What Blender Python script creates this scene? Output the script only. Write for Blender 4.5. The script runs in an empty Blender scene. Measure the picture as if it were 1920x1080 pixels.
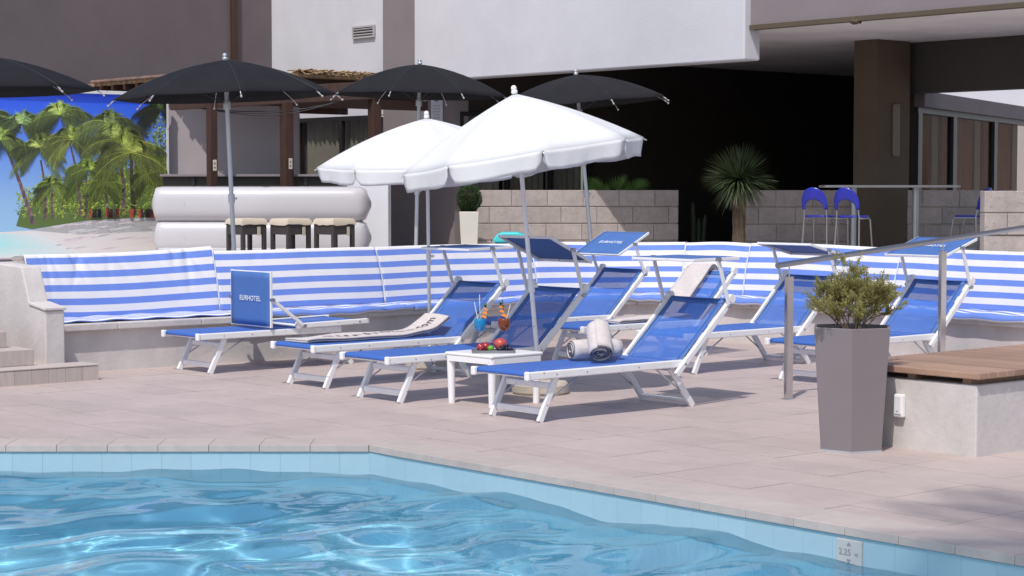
import bpy, bmesh, math, random
from mathutils import Vector, Matrix
R = math.radians
random.seed(7)
SC = bpy.context.scene
COL = SC.collection

# ------------------------------------------------------------------ camera, sky, sun, exposure
FPX, HOR, CAMH = 3600.0, 350.0, 1.70
PITCH = math.atan((540 - HOR) / FPX)
cam = bpy.data.cameras.new('camera'); cam_o = bpy.data.objects.new('camera', cam); COL.objects.link(cam_o)
cam.sensor_width = 36; cam.lens = FPX / 1920 * 36; cam.clip_end = 900; cam.clip_start = 0.05
cam_o.location = (0, 0, CAMH); cam_o.rotation_euler = (R(90) - PITCH, 0, 0)
SC.camera = cam_o
SUN_EL, SUN_AZ = R(58), R(200)          # azimuth clockwise from +Y, where the sun stands
w = bpy.data.worlds.new('World'); SC.world = w; w.use_nodes = True
nt = w.node_tree; nt.nodes.clear()
sky = nt.nodes.new('ShaderNodeTexSky'); sky.sky_type = 'NISHITA'; sky.sun_disc = False
sky.sun_elevation = SUN_EL; sky.sun_rotation = SUN_AZ; sky.air_density = 1.0; sky.dust_density = 1.5
bg = nt.nodes.new('ShaderNodeBackground'); bg.inputs[1].default_value = 0.15
wo = nt.nodes.new('ShaderNodeOutputWorld')
nt.links.new(sky.outputs[0], bg.inputs[0]); nt.links.new(bg.outputs[0], wo.inputs[0])
sl = bpy.data.lights.new('sun', 'SUN'); sl.energy = 3.45; sl.angle = R(0.53); sl.color = (1.0, 0.955, 0.91)
so = bpy.data.objects.new('sun', sl); COL.objects.link(so)
sd = Vector((math.sin(SUN_AZ) * math.cos(SUN_EL), math.cos(SUN_AZ) * math.cos(SUN_EL), math.sin(SUN_EL)))
so.rotation_euler = sd.to_track_quat('Z', 'Y').to_euler(); so.location = (-6, -16, 28)
SC.view_settings.view_transform = 'Standard'; SC.view_settings.look = 'None'
SC.view_settings.exposure = 0.0; SC.view_settings.gamma = 1.0
SC.cycles.max_bounces = 10; SC.cycles.transparent_max_bounces = 24; SC.cycles.use_denoising = True
SC.cycles.sample_clamp_indirect = 6

# ------------------------------------------------------------------ pixel helpers (photo 1920x1080 -> directions)
def ray(px, py):
    x, y = (px - 960) / FPX, -(py - 540) / FPX
    c, s = math.cos(PITCH), math.sin(PITCH)
    return Vector((x, c + y * s, -s + y * c))
def G(px, py, z=0.0):
    d = ray(px, py); t = (z - CAMH) / d.z
    return Vector((0, 0, CAMH)) + d * t
def D(px, py, Y):
    d = ray(px, py); return Vector((0, 0, CAMH)) + d * (Y / d.y)
def px_of(p):
    c, s = math.cos(PITCH), math.sin(PITCH)
    dz = p[2] - CAMH; f = p[1] * c - dz * s; u = p[1] * s + dz * c
    return 960 + FPX * p[0] / f, 540 - FPX * u / f
# main axes of the place: U = along the slanted pool edge (right and nearer), V = right and away
UA = Vector((0.650, -0.760, 0)).normalized(); VA = Vector((0.760, 0.650, 0)).normalized()
ANG_V = math.atan2(VA.y, VA.x)

# ------------------------------------------------------------------ materials
def lin(r, g, b):
    f = lambda c: (c / 255 / 12.92) if c / 255 <= .04045 else ((c / 255 + .055) / 1.055) ** 2.4
    return (f(r), f(g), f(b))
MATS = {}
def mat(name, col, rough=.6, var=.08, scale=6.0, bump=.0, bscale=60.0, metal=0., spec=.5, transp=0., transl=0.,
        coords='Object', detail=5, stretch=None, rnd=0., coat=0.):
    m = bpy.data.materials.new(name); m.use_nodes = True; MATS[name] = m
    N, L = m.node_tree.nodes, m.node_tree.links
    b = N['Principled BSDF']; out = N['Material Output']
    tc = N.new('ShaderNodeTexCoord'); vec = tc.outputs[coords]
    if stretch:
        mp = N.new('ShaderNodeMapping'); mp.inputs['Scale'].default_value = stretch
        L.new(vec, mp.inputs[0]); vec = mp.outputs[0]
    nz = N.new('ShaderNodeTexNoise'); nz.inputs['Scale'].default_value = scale; nz.inputs['Detail'].default_value = detail
    nz.inputs['Roughness'].default_value = .62; L.new(vec, nz.inputs[0])
    rp = N.new('ShaderNodeMapRange'); rp.inputs[1].default_value = .25; rp.inputs[2].default_value = .75
    rp.inputs[3].default_value = 1 - var; rp.inputs[4].default_value = 1 + var; L.new(nz.outputs[0], rp.inputs[0])
    val = rp.outputs[0]
    if rnd:
        oi = N.new('ShaderNodeObjectInfo'); r2 = N.new('ShaderNodeMapRange')
        r2.inputs[3].default_value = 1 - rnd; r2.inputs[4].default_value = 1 + rnd; L.new(oi.outputs['Random'], r2.inputs[0])
        mu = N.new('ShaderNodeMath'); mu.operation = 'MULTIPLY'; L.new(val, mu.inputs[0]); L.new(r2.outputs[0], mu.inputs[1]); val = mu.outputs[0]
    vm = N.new('ShaderNodeVectorMath'); vm.operation = 'SCALE'; vm.inputs[0].default_value = col[:3]; L.new(val, vm.inputs['Scale'])
    L.new(vm.outputs[0], b.inputs['Base Color'])
    b.inputs['Roughness'].default_value = rough; b.inputs['Metallic'].default_value = metal
    b.inputs['Specular IOR Level'].default_value = spec
    if coat: b.inputs['Coat Weight'].default_value = coat; b.inputs['Coat Roughness'].default_value = .1
    if bump:
        n2 = N.new('ShaderNodeTexNoise'); n2.inputs['Scale'].default_value = bscale; n2.inputs['Detail'].default_value = 4
        L.new(vec, n2.inputs[0]); bp = N.new('ShaderNodeBump'); bp.inputs['Strength'].default_value = min(1, bump)
        bp.inputs['Distance'].default_value = .01; L.new(n2.outputs[0], bp.inputs['Height']); L.new(bp.outputs[0], b.inputs['Normal'])
    sh = b.outputs[0]
    if transl:
        t = N.new('ShaderNodeBsdfTranslucent'); L.new(vm.outputs[0], t.inputs[0]); mx = N.new('ShaderNodeMixShader')
        mx.inputs[0].default_value = transl; L.new(sh, mx.inputs[1]); L.new(t.outputs[0], mx.inputs[2]); sh = mx.outputs[0]
    if transp:
        t = N.new('ShaderNodeBsdfTransparent'); mx = N.new('ShaderNodeMixShader'); mx.inputs[0].default_value = transp
        L.new(sh, mx.inputs[1]); L.new(t.outputs[0], mx.inputs[2]); sh = mx.outputs[0]
    if transl or transp: L.new(sh, out.inputs['Surface'])
    m['vec'] = 0
    return m

def node_of(m, t): return [n for n in m.node_tree.nodes if n.bl_idname == t]

mat('tile', (.470, .382, .352), .55, .09, 3.0, .10, 25, coords='Object', stretch=(1.2, 14, 1), rnd=.035)
mat('grout', (.29, .245, .245), .8, .1, 4)
mat('coping', (.465, .395, .36), .6, .08, 7, .15, 40, rnd=.04)
mat('pool_tile', (.335, .48, .545), .25, .05, 3, .03, 30, rnd=.025)
mat('plaster', (.60, .555, .53), .75, .10, 2.2, .35, 22)
mat('plaster_white', (.605, .598, .632), .8, .05, 1.2, .25, 40)
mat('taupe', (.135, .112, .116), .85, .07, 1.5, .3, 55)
mat('taupe_light', (.225, .195, .20), .85, .07, 1.5, .3, 55)
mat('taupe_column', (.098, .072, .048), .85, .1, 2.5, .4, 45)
mat('soffit', (.86, .82, .82), .85, .12, .9, .1, 30)
mat('beam_grey', (.055, .05, .045), .85, .06, 2, .2, 40)
mat('terrace_floor', (.46, .41, .39), .7, .1, 3, .1, 30)
mat('block', (.41, .355, .33), .9, .14, 9, .6, 90, rnd=.08)
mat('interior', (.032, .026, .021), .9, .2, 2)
mat('steel', (.62, .61, .62), .16, .05, 3, metal=1)
mat('steel_dull', (.42, .43, .46), .35, .05, 3, metal=1)
mat('alu', (.55, .57, .62), .4, .04, 4, metal=.6)
mat('white_frame', (.80, .79, .79), .38, .05, 9, .06, 40)
mat('white_plastic', (.82, .81, .81), .32, .03, 5)
mat('bar_white', (.55, .53, .545), .3, .03, 2, coat=.3)
mat('white_canvas', (.78, .78, .79), .8, .02, 8, .2, 160, transl=.18)
mat('white_paint', (.76, .75, .78), .6, .04, 2, .1, 40)
mat('black_canvas', (.018, .018, .021), .85, .12, 5, .2, 160, spec=.12)
mat('blue_mesh', (.072, .21, .66), .55, .06, 9, .3, 420, transl=.2, transp=.30)
mat('blue_canvas', (.068, .165, .44), .6, .06, 6, .2, 260, transl=.10)
mat('blue_mesh_back', (.075, .215, .66), .55, .06, 9, .3, 420, transl=.12, transp=.46)
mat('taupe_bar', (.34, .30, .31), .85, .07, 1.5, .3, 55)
mat('hem', (.018, .035, .13), .7, .1, 8)
mat('letter', (.82, .84, .88), .7, .05, 9)
mat('letter_dark', (.05, .045, .06), .8, .05, 9)
mat('terry', (.70, .635, .61), .95, .10, 30, .9, 240)
mat('terry_hem', (.10, .09, .12), .9, .1, 30)
mat('concrete', (.50, .44, .36), .85, .14, 12, .5, 70)
mat('planter_grey', (.215, .185, .190), .42, .04, 3, .04, 60)
mat('cream_planter', (.68, .66, .58), .5, .04, 3)
mat('soil', (.03, .02, .015), .95, .3, 40, .6, 60)
mat('deck_wood', (.335, .21, .15), .6, .28, 3.5, .25, 30, stretch=(1, 16, 1), rnd=.18)
mat('dark_wood', (.052, .022, .014), .6, .3, 4, .2, 30, stretch=(6, 6, 1))
mat('reed', (.30, .20, .115), .8, .4, 14, .5, 60, rnd=.2)
mat('terracotta', (.24, .15, .12), .8, .25, 6, .3, 40, rnd=.15)
mat('wicker', (.050, .042, .042), .6, .5, 90, .9, 120)
mat('cream_cloth', (.56, .48, .38), .85, .06, 8, .3, 60)
mat('turquoise', (.06, .58, .60), .35, .04, 4)
mat('dark_plastic', (.035, .04, .05), .5, .1, 5)
mat('blue_plastic', (.022, .030, .36), .28, .05, 5)
mat('grey_top', (.42, .41, .40), .4, .08, 8)
mat('curtain', (.46, .44, .42), .9, .06, 4, transl=.25)
mat('curtain_brown', (.36, .19, .11), .9, .12, 4, transl=.2)
mat('frame_dark', (.02, .02, .022), .4, .1, 5)
mat('leaf_shrub', (.36, .335, .115), .55, .35, 25, transl=.3)
mat('leaf_tip', (.30, .25, .12), .6, .3, 25, transl=.25)
mat('leaf_box', (.035, .085, .018), .5, .35, 25, transl=.2)
mat('leaf_yucca', (.060, .085, .035), .5, .3, 8, transl=.15)
mat('leaf_palm', (.10, .20, .03), .5, .3, 8, transl=.3)
mat('cactus', (.018, .03, .011), .6, .25, 10, .3, 60)
mat('bark', (.10, .07, .045), .95, .35, 16, .9, 40)
mat('twig', (.13, .09, .06), .85, .3, 20)
mat('sign_white', (.72, .72, .76), .4, .03, 4)
mat('plate_cream', (.46, .445, .43), .35, .04, 6)
mat('plate_ink', (.24, .24, .26), .5, .05, 4)
mat('sign_ink', (.10, .11, .16), .5, .1, 4)
mat('lamp_box', (.16, .14, .115), .6, .06, 4)
mat('beige_socket', (.42, .36, .30), .5, .05, 5)
mat('apple', (.38, .025, .030), .3, .35, 18, coat=.4)
mat('pomegranate', (.50, .075, .060), .4, .25, 14, coat=.2)
mat('lime', (.13, .36, .035), .35, .15, 30)
mat('grape', (.018, .014, .045), .35, .3, 20)
mat('orange_fruit', (.80, .25, .03), .5, .2, 18)
mat('straw', (.70, .70, .72), .4, .03, 4)
mat('straw_dark', (.02, .02, .025), .4, .03, 4)
mat('tray', (.30, .30, .32), .3, .1, 5, metal=.9)
mat('vent', (.42, .41, .42), .6, .05, 5)

def glass(name, col=(1, 1, 1), rough=0.0, alpha=.25, edge=1.0):
    """thin pane: mirror-like by angle over a tinted see-through"""
    m = bpy.data.materials.new(name); m.use_nodes = True; MATS[name] = m
    N, L = m.node_tree.nodes, m.node_tree.links; N.remove(N['Principled BSDF']); out = N['Material Output']
    g = N.new('ShaderNodeBsdfGlossy'); g.inputs['Roughness'].default_value = rough
    t = N.new('ShaderNodeBsdfTransparent'); t.inputs[0].default_value = (*col, 1)
    lw = N.new('ShaderNodeLayerWeight'); lw.inputs[0].default_value = .5
    fr = N.new('ShaderNodeMath'); fr.operation = 'POWER'; fr.inputs[1].default_value = 5.0; L.new(lw.outputs['Facing'], fr.inputs[0])
    ma = N.new('ShaderNodeMath'); ma.operation = 'MULTIPLY_ADD'; ma.inputs[1].default_value = edge; ma.inputs[2].default_value = alpha
    L.new(fr.outputs[0], ma.inputs[0])
    mx = N.new('ShaderNodeMixShader'); L.new(ma.outputs[0], mx.inputs[0]); L.new(t.outputs[0], mx.inputs[1]); L.new(g.outputs[0], mx.inputs[2])
    L.new(mx.outputs[0], out.inputs['Surface'])
    return m
glass('pane', (.85, .85, .82), 0.0, .03)
glass('pane_dark', (.78, .74, .68), 0.0, .015, .10)
glass('glassware', (.96, .98, .99), 0.0, .03)
mat('blue_drink', (.02, .42, .78), .15, .15, 30, transl=.5, transp=.2)
mat('amber_drink', (.40, .09, .02), .15, .3, 30, transl=.5, transp=.2)

def add_stains(m, scale, lo, hi):
    '''large uneven weathering laid over the whole floor in world space'''
    N, L = MATS[m].node_tree.nodes, MATS[m].node_tree.links; b = N['Principled BSDF']; src = b.inputs['Base Color'].links[0].from_socket
    g = N.new('ShaderNodeNewGeometry'); nz = N.new('ShaderNodeTexNoise'); nz.inputs['Scale'].default_value = scale; nz.inputs['Detail'].default_value = 7; nz.inputs['Roughness'].default_value = .68
    L.new(g.outputs['Position'], nz.inputs[0]); mr_ = N.new('ShaderNodeMapRange'); mr_.inputs[1].default_value = .3; mr_.inputs[2].default_value = .7; mr_.inputs[3].default_value = lo; mr_.inputs[4].default_value = hi
    L.new(nz.outputs[0], mr_.inputs[0]); v = N.new('ShaderNodeVectorMath'); v.operation = 'SCALE'; L.new(src, v.inputs[0]); L.new(mr_.outputs[0], v.inputs['Scale']); L.new(v.outputs[0], b.inputs['Base Color'])
def add_chips(m, scale, lim, col):
    '''small worn spots where the paint has gone'''
    N, L = MATS[m].node_tree.nodes, MATS[m].node_tree.links; b = N['Principled BSDF']; src = b.inputs['Base Color'].links[0].from_socket
    g = N.new('ShaderNodeNewGeometry'); nz = N.new('ShaderNodeTexNoise'); nz.inputs['Scale'].default_value = scale; nz.inputs['Detail'].default_value = 3; L.new(g.outputs['Position'], nz.inputs[0])
    r_ = N.new('ShaderNodeMapRange'); r_.inputs[1].default_value = lim; r_.inputs[2].default_value = lim + .03; L.new(nz.outputs[0], r_.inputs[0])
    mx = N.new('ShaderNodeMix'); mx.data_type = 'RGBA'; mx.inputs[7].default_value = (*col, 1); L.new(r_.outputs[0], mx.inputs[0]); L.new(src, mx.inputs[6]); L.new(mx.outputs[2], b.inputs['Base Color'])
add_chips('white_frame', 26, .69, (.30, .26, .23)); add_chips('plaster', 7, .70, (.68, .64, .60)); add_chips('block', 60, .66, (.10, .085, .075))
add_stains('tile', 1.1, .87, 1.08); add_stains('tile', 5.5, .95, 1.04); add_stains('plaster_white', .8, .95, 1.03); add_stains('taupe', .7, .92, 1.06); add_stains('soffit', .6, .85, 1.05); add_stains('plaster', 3.0, .88, 1.06); add_stains('coping', 2.0, .92, 1.05); add_stains('block', 2.2, .82, 1.12)

def stripes():
    m = mat('stripe_cloth', (.8, .8, .8), .85, .04, 3, .25, 30)
    N, L = m.node_tree.nodes, m.node_tree.links; b = N['Principled BSDF']
    uv = N.new('ShaderNodeUVMap'); sp = N.new('ShaderNodeSeparateXYZ'); L.new(uv.outputs[0], sp.inputs[0])
    md = N.new('ShaderNodeMath'); md.operation = 'FRACT'; L.new(sp.outputs[1], md.inputs[0])
    gt = N.new('ShaderNodeMath'); gt.operation = 'GREATER_THAN'; gt.inputs[1].default_value = .51; L.new(md.outputs[0], gt.inputs[0])
    mx = N.new('ShaderNodeMix'); mx.data_type = 'RGBA'; mx.inputs[6].default_value = (.74, .72, .73, 1); mx.inputs[7].default_value = (.145, .245, .65, 1)
    L.new(gt.outputs[0], mx.inputs[0])
    vm = node_of(m, 'ShaderNodeVectorMath')[0]
    mp = node_of(m, 'ShaderNodeMapRange')[0]
    sc2 = N.new('ShaderNodeVectorMath'); sc2.operation = 'SCALE'; L.new(mx.outputs[2], sc2.inputs[0]); L.new(mp.outputs[0], sc2.inputs['Scale'])
    L.new(sc2.outputs[0], b.inputs['Base Color'])
stripes()

def attr_mat(name, rough=.6):
    m = bpy.data.materials.new(name); m.use_nodes = True; MATS[name] = m
    N, L = m.node_tree.nodes, m.node_tree.links
    a = N.new('ShaderNodeVertexColor'); a.layer_name = 'Col'; L.new(a.outputs[0], N['Principled BSDF'].inputs['Base Color'])
    N['Principled BSDF'].inputs['Roughness'].default_value = rough
attr_mat('print', .45)

TRW = .0
def water_mat():
    m = bpy.data.materials.new('water'); m.use_nodes = True; MATS['water'] = m
    N, L = m.node_tree.nodes, m.node_tree.links; N.remove(N['Principled BSDF']); out = N['Material Output']
    tc = N.new('ShaderNodeTexCoord'); nz = N.new('ShaderNodeTexNoise'); nz.inputs['Scale'].default_value = 9; nz.inputs['Detail'].default_value = 2
    L.new(tc.outputs['Object'], nz.inputs[0]); bp = N.new('ShaderNodeBump'); bp.inputs['Strength'].default_value = .06; bp.inputs['Distance'].default_value = .02
    L.new(nz.outputs[0], bp.inputs['Height'])
    fr = N.new('ShaderNodeFresnel'); fr.inputs[0].default_value = 1.33; L.new(bp.outputs[0], fr.inputs['Normal'])
    g = N.new('ShaderNodeBsdfGlossy'); g.inputs['Roughness'].default_value = 0.0; L.new(bp.outputs[0], g.inputs['Normal'])
    rf = N.new('ShaderNodeBsdfRefraction'); rf.inputs['IOR'].default_value = 1.33; rf.inputs['Roughness'].default_value = 0.0
    rf.inputs['Color'].default_value = (.86, .965, .985, 1); L.new(bp.outputs[0], rf.inputs['Normal'])
    tr = N.new('ShaderNodeBsdfTransparent'); tr.inputs[0].default_value = (.66, .90, .97, 1)
    m1 = N.new('ShaderNodeMixShader'); m1.inputs[0].default_value = TRW; L.new(rf.outputs[0], m1.inputs[1]); L.new(tr.outputs[0], m1.inputs[2])
    m2 = N.new('ShaderNodeMixShader'); L.new(fr.outputs[0], m2.inputs[0]); L.new(m1.outputs[0], m2.inputs[1]); L.new(g.outputs[0], m2.inputs[2])
    L.new(m2.outputs[0], out.inputs['Surface'])
water_mat()
def pool_floor_mat():
    m = mat('pool_floor', (.37, .69, .82), .35, .06, 2)
    N, L = m.node_tree.nodes, m.node_tree.links; b = N['Principled BSDF']; src = b.inputs['Base Color'].links[0].from_socket
    g = N.new('ShaderNodeNewGeometry'); br = N.new('ShaderNodeTexBrick'); br.offset = 0; br.inputs['Scale'].default_value = 5; br.inputs['Mortar Size'].default_value = .012
    br.inputs['Color1'].default_value = (1, 1, 1, 1); br.inputs['Color2'].default_value = (.94, .96, 1, 1); br.inputs['Mortar'].default_value = (.8, .85, .9, 1); L.new(g.outputs['Position'], br.inputs[0])
    v = N.new('ShaderNodeVectorMath'); v.operation = 'MULTIPLY'; L.new(src, v.inputs[0]); L.new(br.outputs[0], v.inputs[1]); L.new(v.outputs[0], b.inputs['Base Color'])
pool_floor_mat()

# ------------------------------------------------------------------ mesh helpers
class MB:
    """collects shapes and links them as one mesh object"""
    def __init__(s, off=(0, 0, 0)): s.v, s.f, s.uv, s.col, s.off = [], [], {}, {}, Vector(off)
    def add(s, vs, fs):
        n = len(s.v); s.v += [Vector(v) - s.off for v in vs]; s.f += [tuple(n + i for i in f) for f in fs]; return s
    def hexa(s, b, t):
        b, t = list(b), list(t); n = len(b)
        return s.add(b + t, [tuple(range(n - 1, -1, -1)), tuple(range(n, 2 * n))] + [(i, (i + 1) % n, n + (i + 1) % n, n + i) for i in range(n)])
    def box(s, c, size, rz=0.0, rot=None):
        h = Vector(size) / 2; M = rot if rot is not None else Matrix.Rotation(rz, 3, 'Z'); c = Vector(c)
        q = lambda x, y, z: c + M @ Vector((x * h.x, y * h.y, z * h.z))
        return s.hexa([q(-1, -1, -1), q(1, -1, -1), q(1, 1, -1), q(-1, 1, -1)], [q(-1, -1, 1), q(1, -1, 1), q(1, 1, 1), q(-1, 1, 1)])
    def bar(s, p, q, w, h, up=(0, 0, 1)):
        p, q = Vector(p), Vector(q); d = (q - p).normalized(); a = d.cross(Vector(up))
        if a.length < 1e-4: a = d.cross(Vector((0, 1, 0)))
        a.normalize(); b = a.cross(d).normalized(); a *= w / 2; b *= h / 2
        return s.hexa([p - a - b, p + a - b, p + a + b, p - a + b], [q - a - b, q + a - b, q + a + b, q - a + b])
    def tube(s, pts, r, n=10, cap=True):
        pts = [Vector(p) for p in pts]; k = len(pts); rs = r if isinstance(r, (list, tuple)) else [r] * k
        base = []; prev = None
        for i, p in enumerate(pts):
            d = (pts[min(i + 1, k - 1)] - pts[max(i - 1, 0)]).normalized()
            a = prev - d * prev.dot(d) if prev is not None else d.cross(Vector((0, 0, 1)))
            if a.length < 1e-3: a = d.cross(Vector((0, 1, .1)))
            a.normalize(); prev = a; b = d.cross(a)
            base += [p + (a * math.cos(2 * math.pi * j / n) + b * math.sin(2 * math.pi * j / n)) * rs[i] for j in range(n)]
        fs = [(i * n + j, i * n + (j + 1) % n, (i + 1) * n + (j + 1) % n, (i + 1) * n + j) for i in range(k - 1) for j in range(n)]
        if cap: fs += [tuple(range(n - 1, -1, -1)), tuple(range((k - 1) * n, k * n))]
        return s.add(base, fs)
    def lathe(s, prof, c=(0, 0, 0), n=20):
        c = Vector(c); vs = []; k = len(prof)
        for r, z in prof: vs += [c + Vector((r * math.cos(2 * math.pi * j / n), r * math.sin(2 * math.pi * j / n), z)) for j in range(n)]
        fs = [(i * n + j, i * n + (j + 1) % n, (i + 1) * n + (j + 1) % n, (i + 1) * n + j) for i in range(k - 1) for j in range(n)]
        fs += [tuple(range(n - 1, -1, -1)), tuple(range((k - 1) * n, k * n))]
        return s.add(vs, fs)
    def ball(s, c, r, n=12, m=8, sx=1, sy=1, sz=1):
        c = Vector(c); prof = [(max(1e-4, math.sin(math.pi * i / m)) * r, -math.cos(math.pi * i / m) * r) for i in range(m + 1)]
        k0 = len(s.v); s.lathe(prof, (0, 0, 0), n)
        for i in range(k0, len(s.v)):
            v = s.v[i] + s.off; s.v[i] = Vector((v.x * sx, v.y * sy, v.z * sz)) + c - s.off
        return s
    def grid(s, fn, nu, nv, uvfn=None, thick=0):
        n = len(s.v)
        for j in range(nv + 1):
            for i in range(nu + 1): s.v.append(Vector(fn(i / nu, j / nv)) - s.off)
        for j in range(nv):
            for i in range(nu):
                a = n + j * (nu + 1) + i; s.f.append((a, a + 1, a + nu + 2, a + nu + 1))
        if uvfn:
            for j in range(nv + 1):
                for i in range(nu + 1): s.uv[n + j * (nu + 1) + i] = uvfn(i / nu, j / nv)
        return s
    def mesh(s, name):
        me = bpy.data.meshes.new(name); me.from_pydata(s.v, [], s.f); me.update()
        if s.uv:
            l = me.uv_layers.new(name='UVMap')
            for lp in me.loops: l.data[lp.index].uv = s.uv.get(lp.vertex_index, (0, 0))
        if s.col:
            ca = me.color_attributes.new('Col', 'FLOAT_COLOR', 'POINT')
            for i in range(len(s.v)): ca.data[i].color = (*s.col.get(i, (0, 0, 0)), 1)
        return me
    def build(s, name, m, parent=None, smooth=False, bevel=0, solid=0, fix=True, loc=None):
        me = s.mesh(name)
        if fix:
            bm = bmesh.new(); bm.from_mesh(me); bmesh.ops.recalc_face_normals(bm, faces=bm.faces[:]); bm.to_mesh(me); bm.free()
        return put(name, me, m, parent, smooth, bevel, solid, loc)
def put(name, me, m, parent=None, smooth=False, bevel=0, solid=0, loc=None):
    o = bpy.data.objects.new(name, me); COL.objects.link(o)
    if m and not me.materials: me.materials.append(MATS[m])
    if parent: o.parent = parent
    if loc is not None: o.location = loc
    if smooth:
        me.shade_smooth() if smooth is True else me.set_sharp_from_angle(angle=R(smooth)) 
        if smooth is not True:
            for p in me.polygons: p.use_smooth = True
    if solid:
        md = o.modifiers.new('solid', 'SOLIDIFY'); md.thickness = solid; md.offset = 0
    if bevel:
        md = o.modifiers.new('bevel', 'BEVEL'); md.width = bevel; md.segments = 2; md.limit_method = 'ANGLE'; md.angle_limit = R(40)
    return o
def tag(o, label, cat, group=None):
    o['label'] = label; o['category'] = cat
    if group: o['group'] = group
    return o
def thing(name, label, cat, loc=(0, 0, 0), rz=0, group=None):
    o = bpy.data.objects.new(name, None); COL.objects.link(o); o.location = loc; o.rotation_euler = (0, 0, rz); o.empty_display_size = .2
    return tag(o, label, cat, group)
def struct(o): o['kind'] = 'structure'; return o
def stuff(o): o['kind'] = 'stuff'; return o
def text_mesh(body, size, extrude=.0006, shear=0, spacing=1.0):
    cu = bpy.data.curves.new('t', 'FONT'); cu.body = body; cu.size = size; cu.extrude = extrude; cu.align_x = 'CENTER'; cu.align_y = 'CENTER'
    cu.resolution_u = 3; cu.space_character = spacing; cu.shear = shear
    o = bpy.data.objects.new('t', cu); COL.objects.link(o)
    dg = bpy.context.evaluated_depsgraph_get(); me = bpy.data.meshes.new_from_object(o.evaluated_get(dg))
    bpy.data.objects.remove(o); bpy.data.curves.remove(cu); me.materials.clear(); return me
def clip(poly, n, c):
    """keep the part of a 2-D polygon where n.p >= c"""
    out = []
    for i, p in enumerate(poly):
        q = poly[(i + 1) % len(poly)]; a, b = n[0] * p[0] + n[1] * p[1] - c, n[0] * q[0] + n[1] * q[1] - c
        if a >= 0: out.append(p)
        if a * b < 0: t = a / (a - b); out.append((p[0] + (q[0] - p[0]) * t, p[1] + (q[1] - p[1]) * t))
    return out
def area(poly): return abs(sum(p[0] * q[1] - p[1] * q[0] for p, q in zip(poly, poly[1:] + poly[:1]))) / 2
def smooth_line(pts, n=8):
    pts = [Vector((*p, 0)) for p in pts]; out = []
    for i in range(len(pts) - 1):
        p0, p1, p2, p3 = pts[max(i - 1, 0)], pts[i], pts[i + 1], pts[min(i + 2, len(pts) - 1)]
        for k in range(n):
            t = k / n
            out.append(.5 * ((2 * p1) + (p2 - p0) * t + (2 * p0 - 5 * p1 + 4 * p2 - p3) * t * t + (3 * p1 - p0 - 3 * p2 + p3) * t ** 3))
    return out + [pts[-1]]

# ------------------------------------------------------------------ pool, deck
C0 = G(694, 834); Y0 = C0.y
E1 = G(1920, 1043); UA = Vector((E1.x - C0.x, E1.y - C0.y, 0)).normalized(); VA = Vector((-UA.y, UA.x, 0)); ANG_V = math.atan2(VA.y, VA.x); ANG_U = math.atan2(UA.y, UA.x)
XL, YN, ZW = -9.0, 5.6, -0.178
tN = (YN - C0.y) / UA.y; CN = C0 + UA * tN
COPW = .30
def pool_poly(grow=0.0, z=0.0):
    c = Vector((C0.x, C0.y + grow, 0)); k = VA.dot(C0) + grow
    cx = (k - VA.y * c.y) / VA.x; nx = (k - VA.y * (YN - grow)) / VA.x
    return [Vector((XL - grow, Y0 + grow, z)), Vector((cx, Y0 + grow, z)), Vector((nx, YN - grow, z)), Vector((XL - grow, YN - grow, z))]
BIG = 160
pp = pool_poly(.02, -.012)
m = MB()
far = [Vector((-BIG, Y0 + .02, -.012)), Vector((BIG, Y0 + .02, -.012)), Vector((BIG, 320, -.012)), Vector((-BIG, 320, -.012))]
m.add(far, [(0, 1, 2, 3)])
m.add([pp[1], Vector((BIG, pp[1].y, -.012)), Vector((BIG, pp[2].y, -.012)), pp[2]], [(3, 2, 1, 0)])
m.add([Vector((-BIG, pp[0].y, -.012)), pp[0], pp[3], Vector((-BIG, pp[3].y, -.012))], [(3, 2, 1, 0)])
m.add([Vector((-BIG, pp[3].y, -.012)), Vector((BIG, pp[3].y, -.012)), Vector((BIG, -60, -.012)), Vector((-BIG, -60, -.012))], [(3, 2, 1, 0)])
deck = struct(m.build('pool_deck', 'grout'))

LIP = [(-4.14, 17.31), (-2.95, 18.25), (-1.45, 19.35), (0.05, 20.75), (1.4, 21.5), (2.6, 20.8), (3.6, 19.55), (4.45, 18.35), (5.9, 16.3)]
LINE = smooth_line(LIP, 8)
def lip_y(x):
    for a, b in zip(LINE, LINE[1:]):
        if a.x <= x <= b.x: return a.y + (b.y - a.y) * (x - a.x) / (b.x - a.x)
    return 17.0 if x < 0 else 16.3
TA, TB, TH = .72, .36, .02
full_me = None; cand = []; rest = MB()
kc = VA.dot(C0) + COPW
for i in range(-30, 31):
    for j in range(-28, 45):
        a0, b0 = i * TA + (TA / 2 if False else 0), j * TB + .14
        g = .0026
        quad = [C0 + UA * a + VA * b for a, b in ((a0 + g, b0 + g), (a0 + TA - g, b0 + g), (a0 + TA - g, b0 + TB - g), (a0 + g, b0 + TB - g))]
        q2 = [(p.x, p.y) for p in quad]; cx = sum(p[0] for p in q2) / 4; cy = sum(p[1] for p in q2) / 4
        if cy < 4 or cy > lip_y(cx) + .6 or abs(cx) > 9: continue
        ps = [clip(q2, (0, 1), Y0 + COPW + .003)]
        if len(ps[0]) < 4 or area(ps[0]) < area(q2) * .999:
            ps.append(clip(clip(q2, (0, -1), -(Y0 + COPW + .003)), (VA.x, VA.y), kc + .003))
        for p in ps:
            if len(p) < 3 or area(p) < .004: continue
            fx, fy = px_of((cx, cy, 0)); seen = -60 < fx < 1980 and fy < 1150 and cy < lip_y(cx)
            cand.append((not seen, cy, cx, p, area(p) > .999 * area(q2)))
cand.sort(key=lambda t: t[:3])
Mi = Matrix.Rotation(-ANG_U, 3, 'Z')
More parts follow.
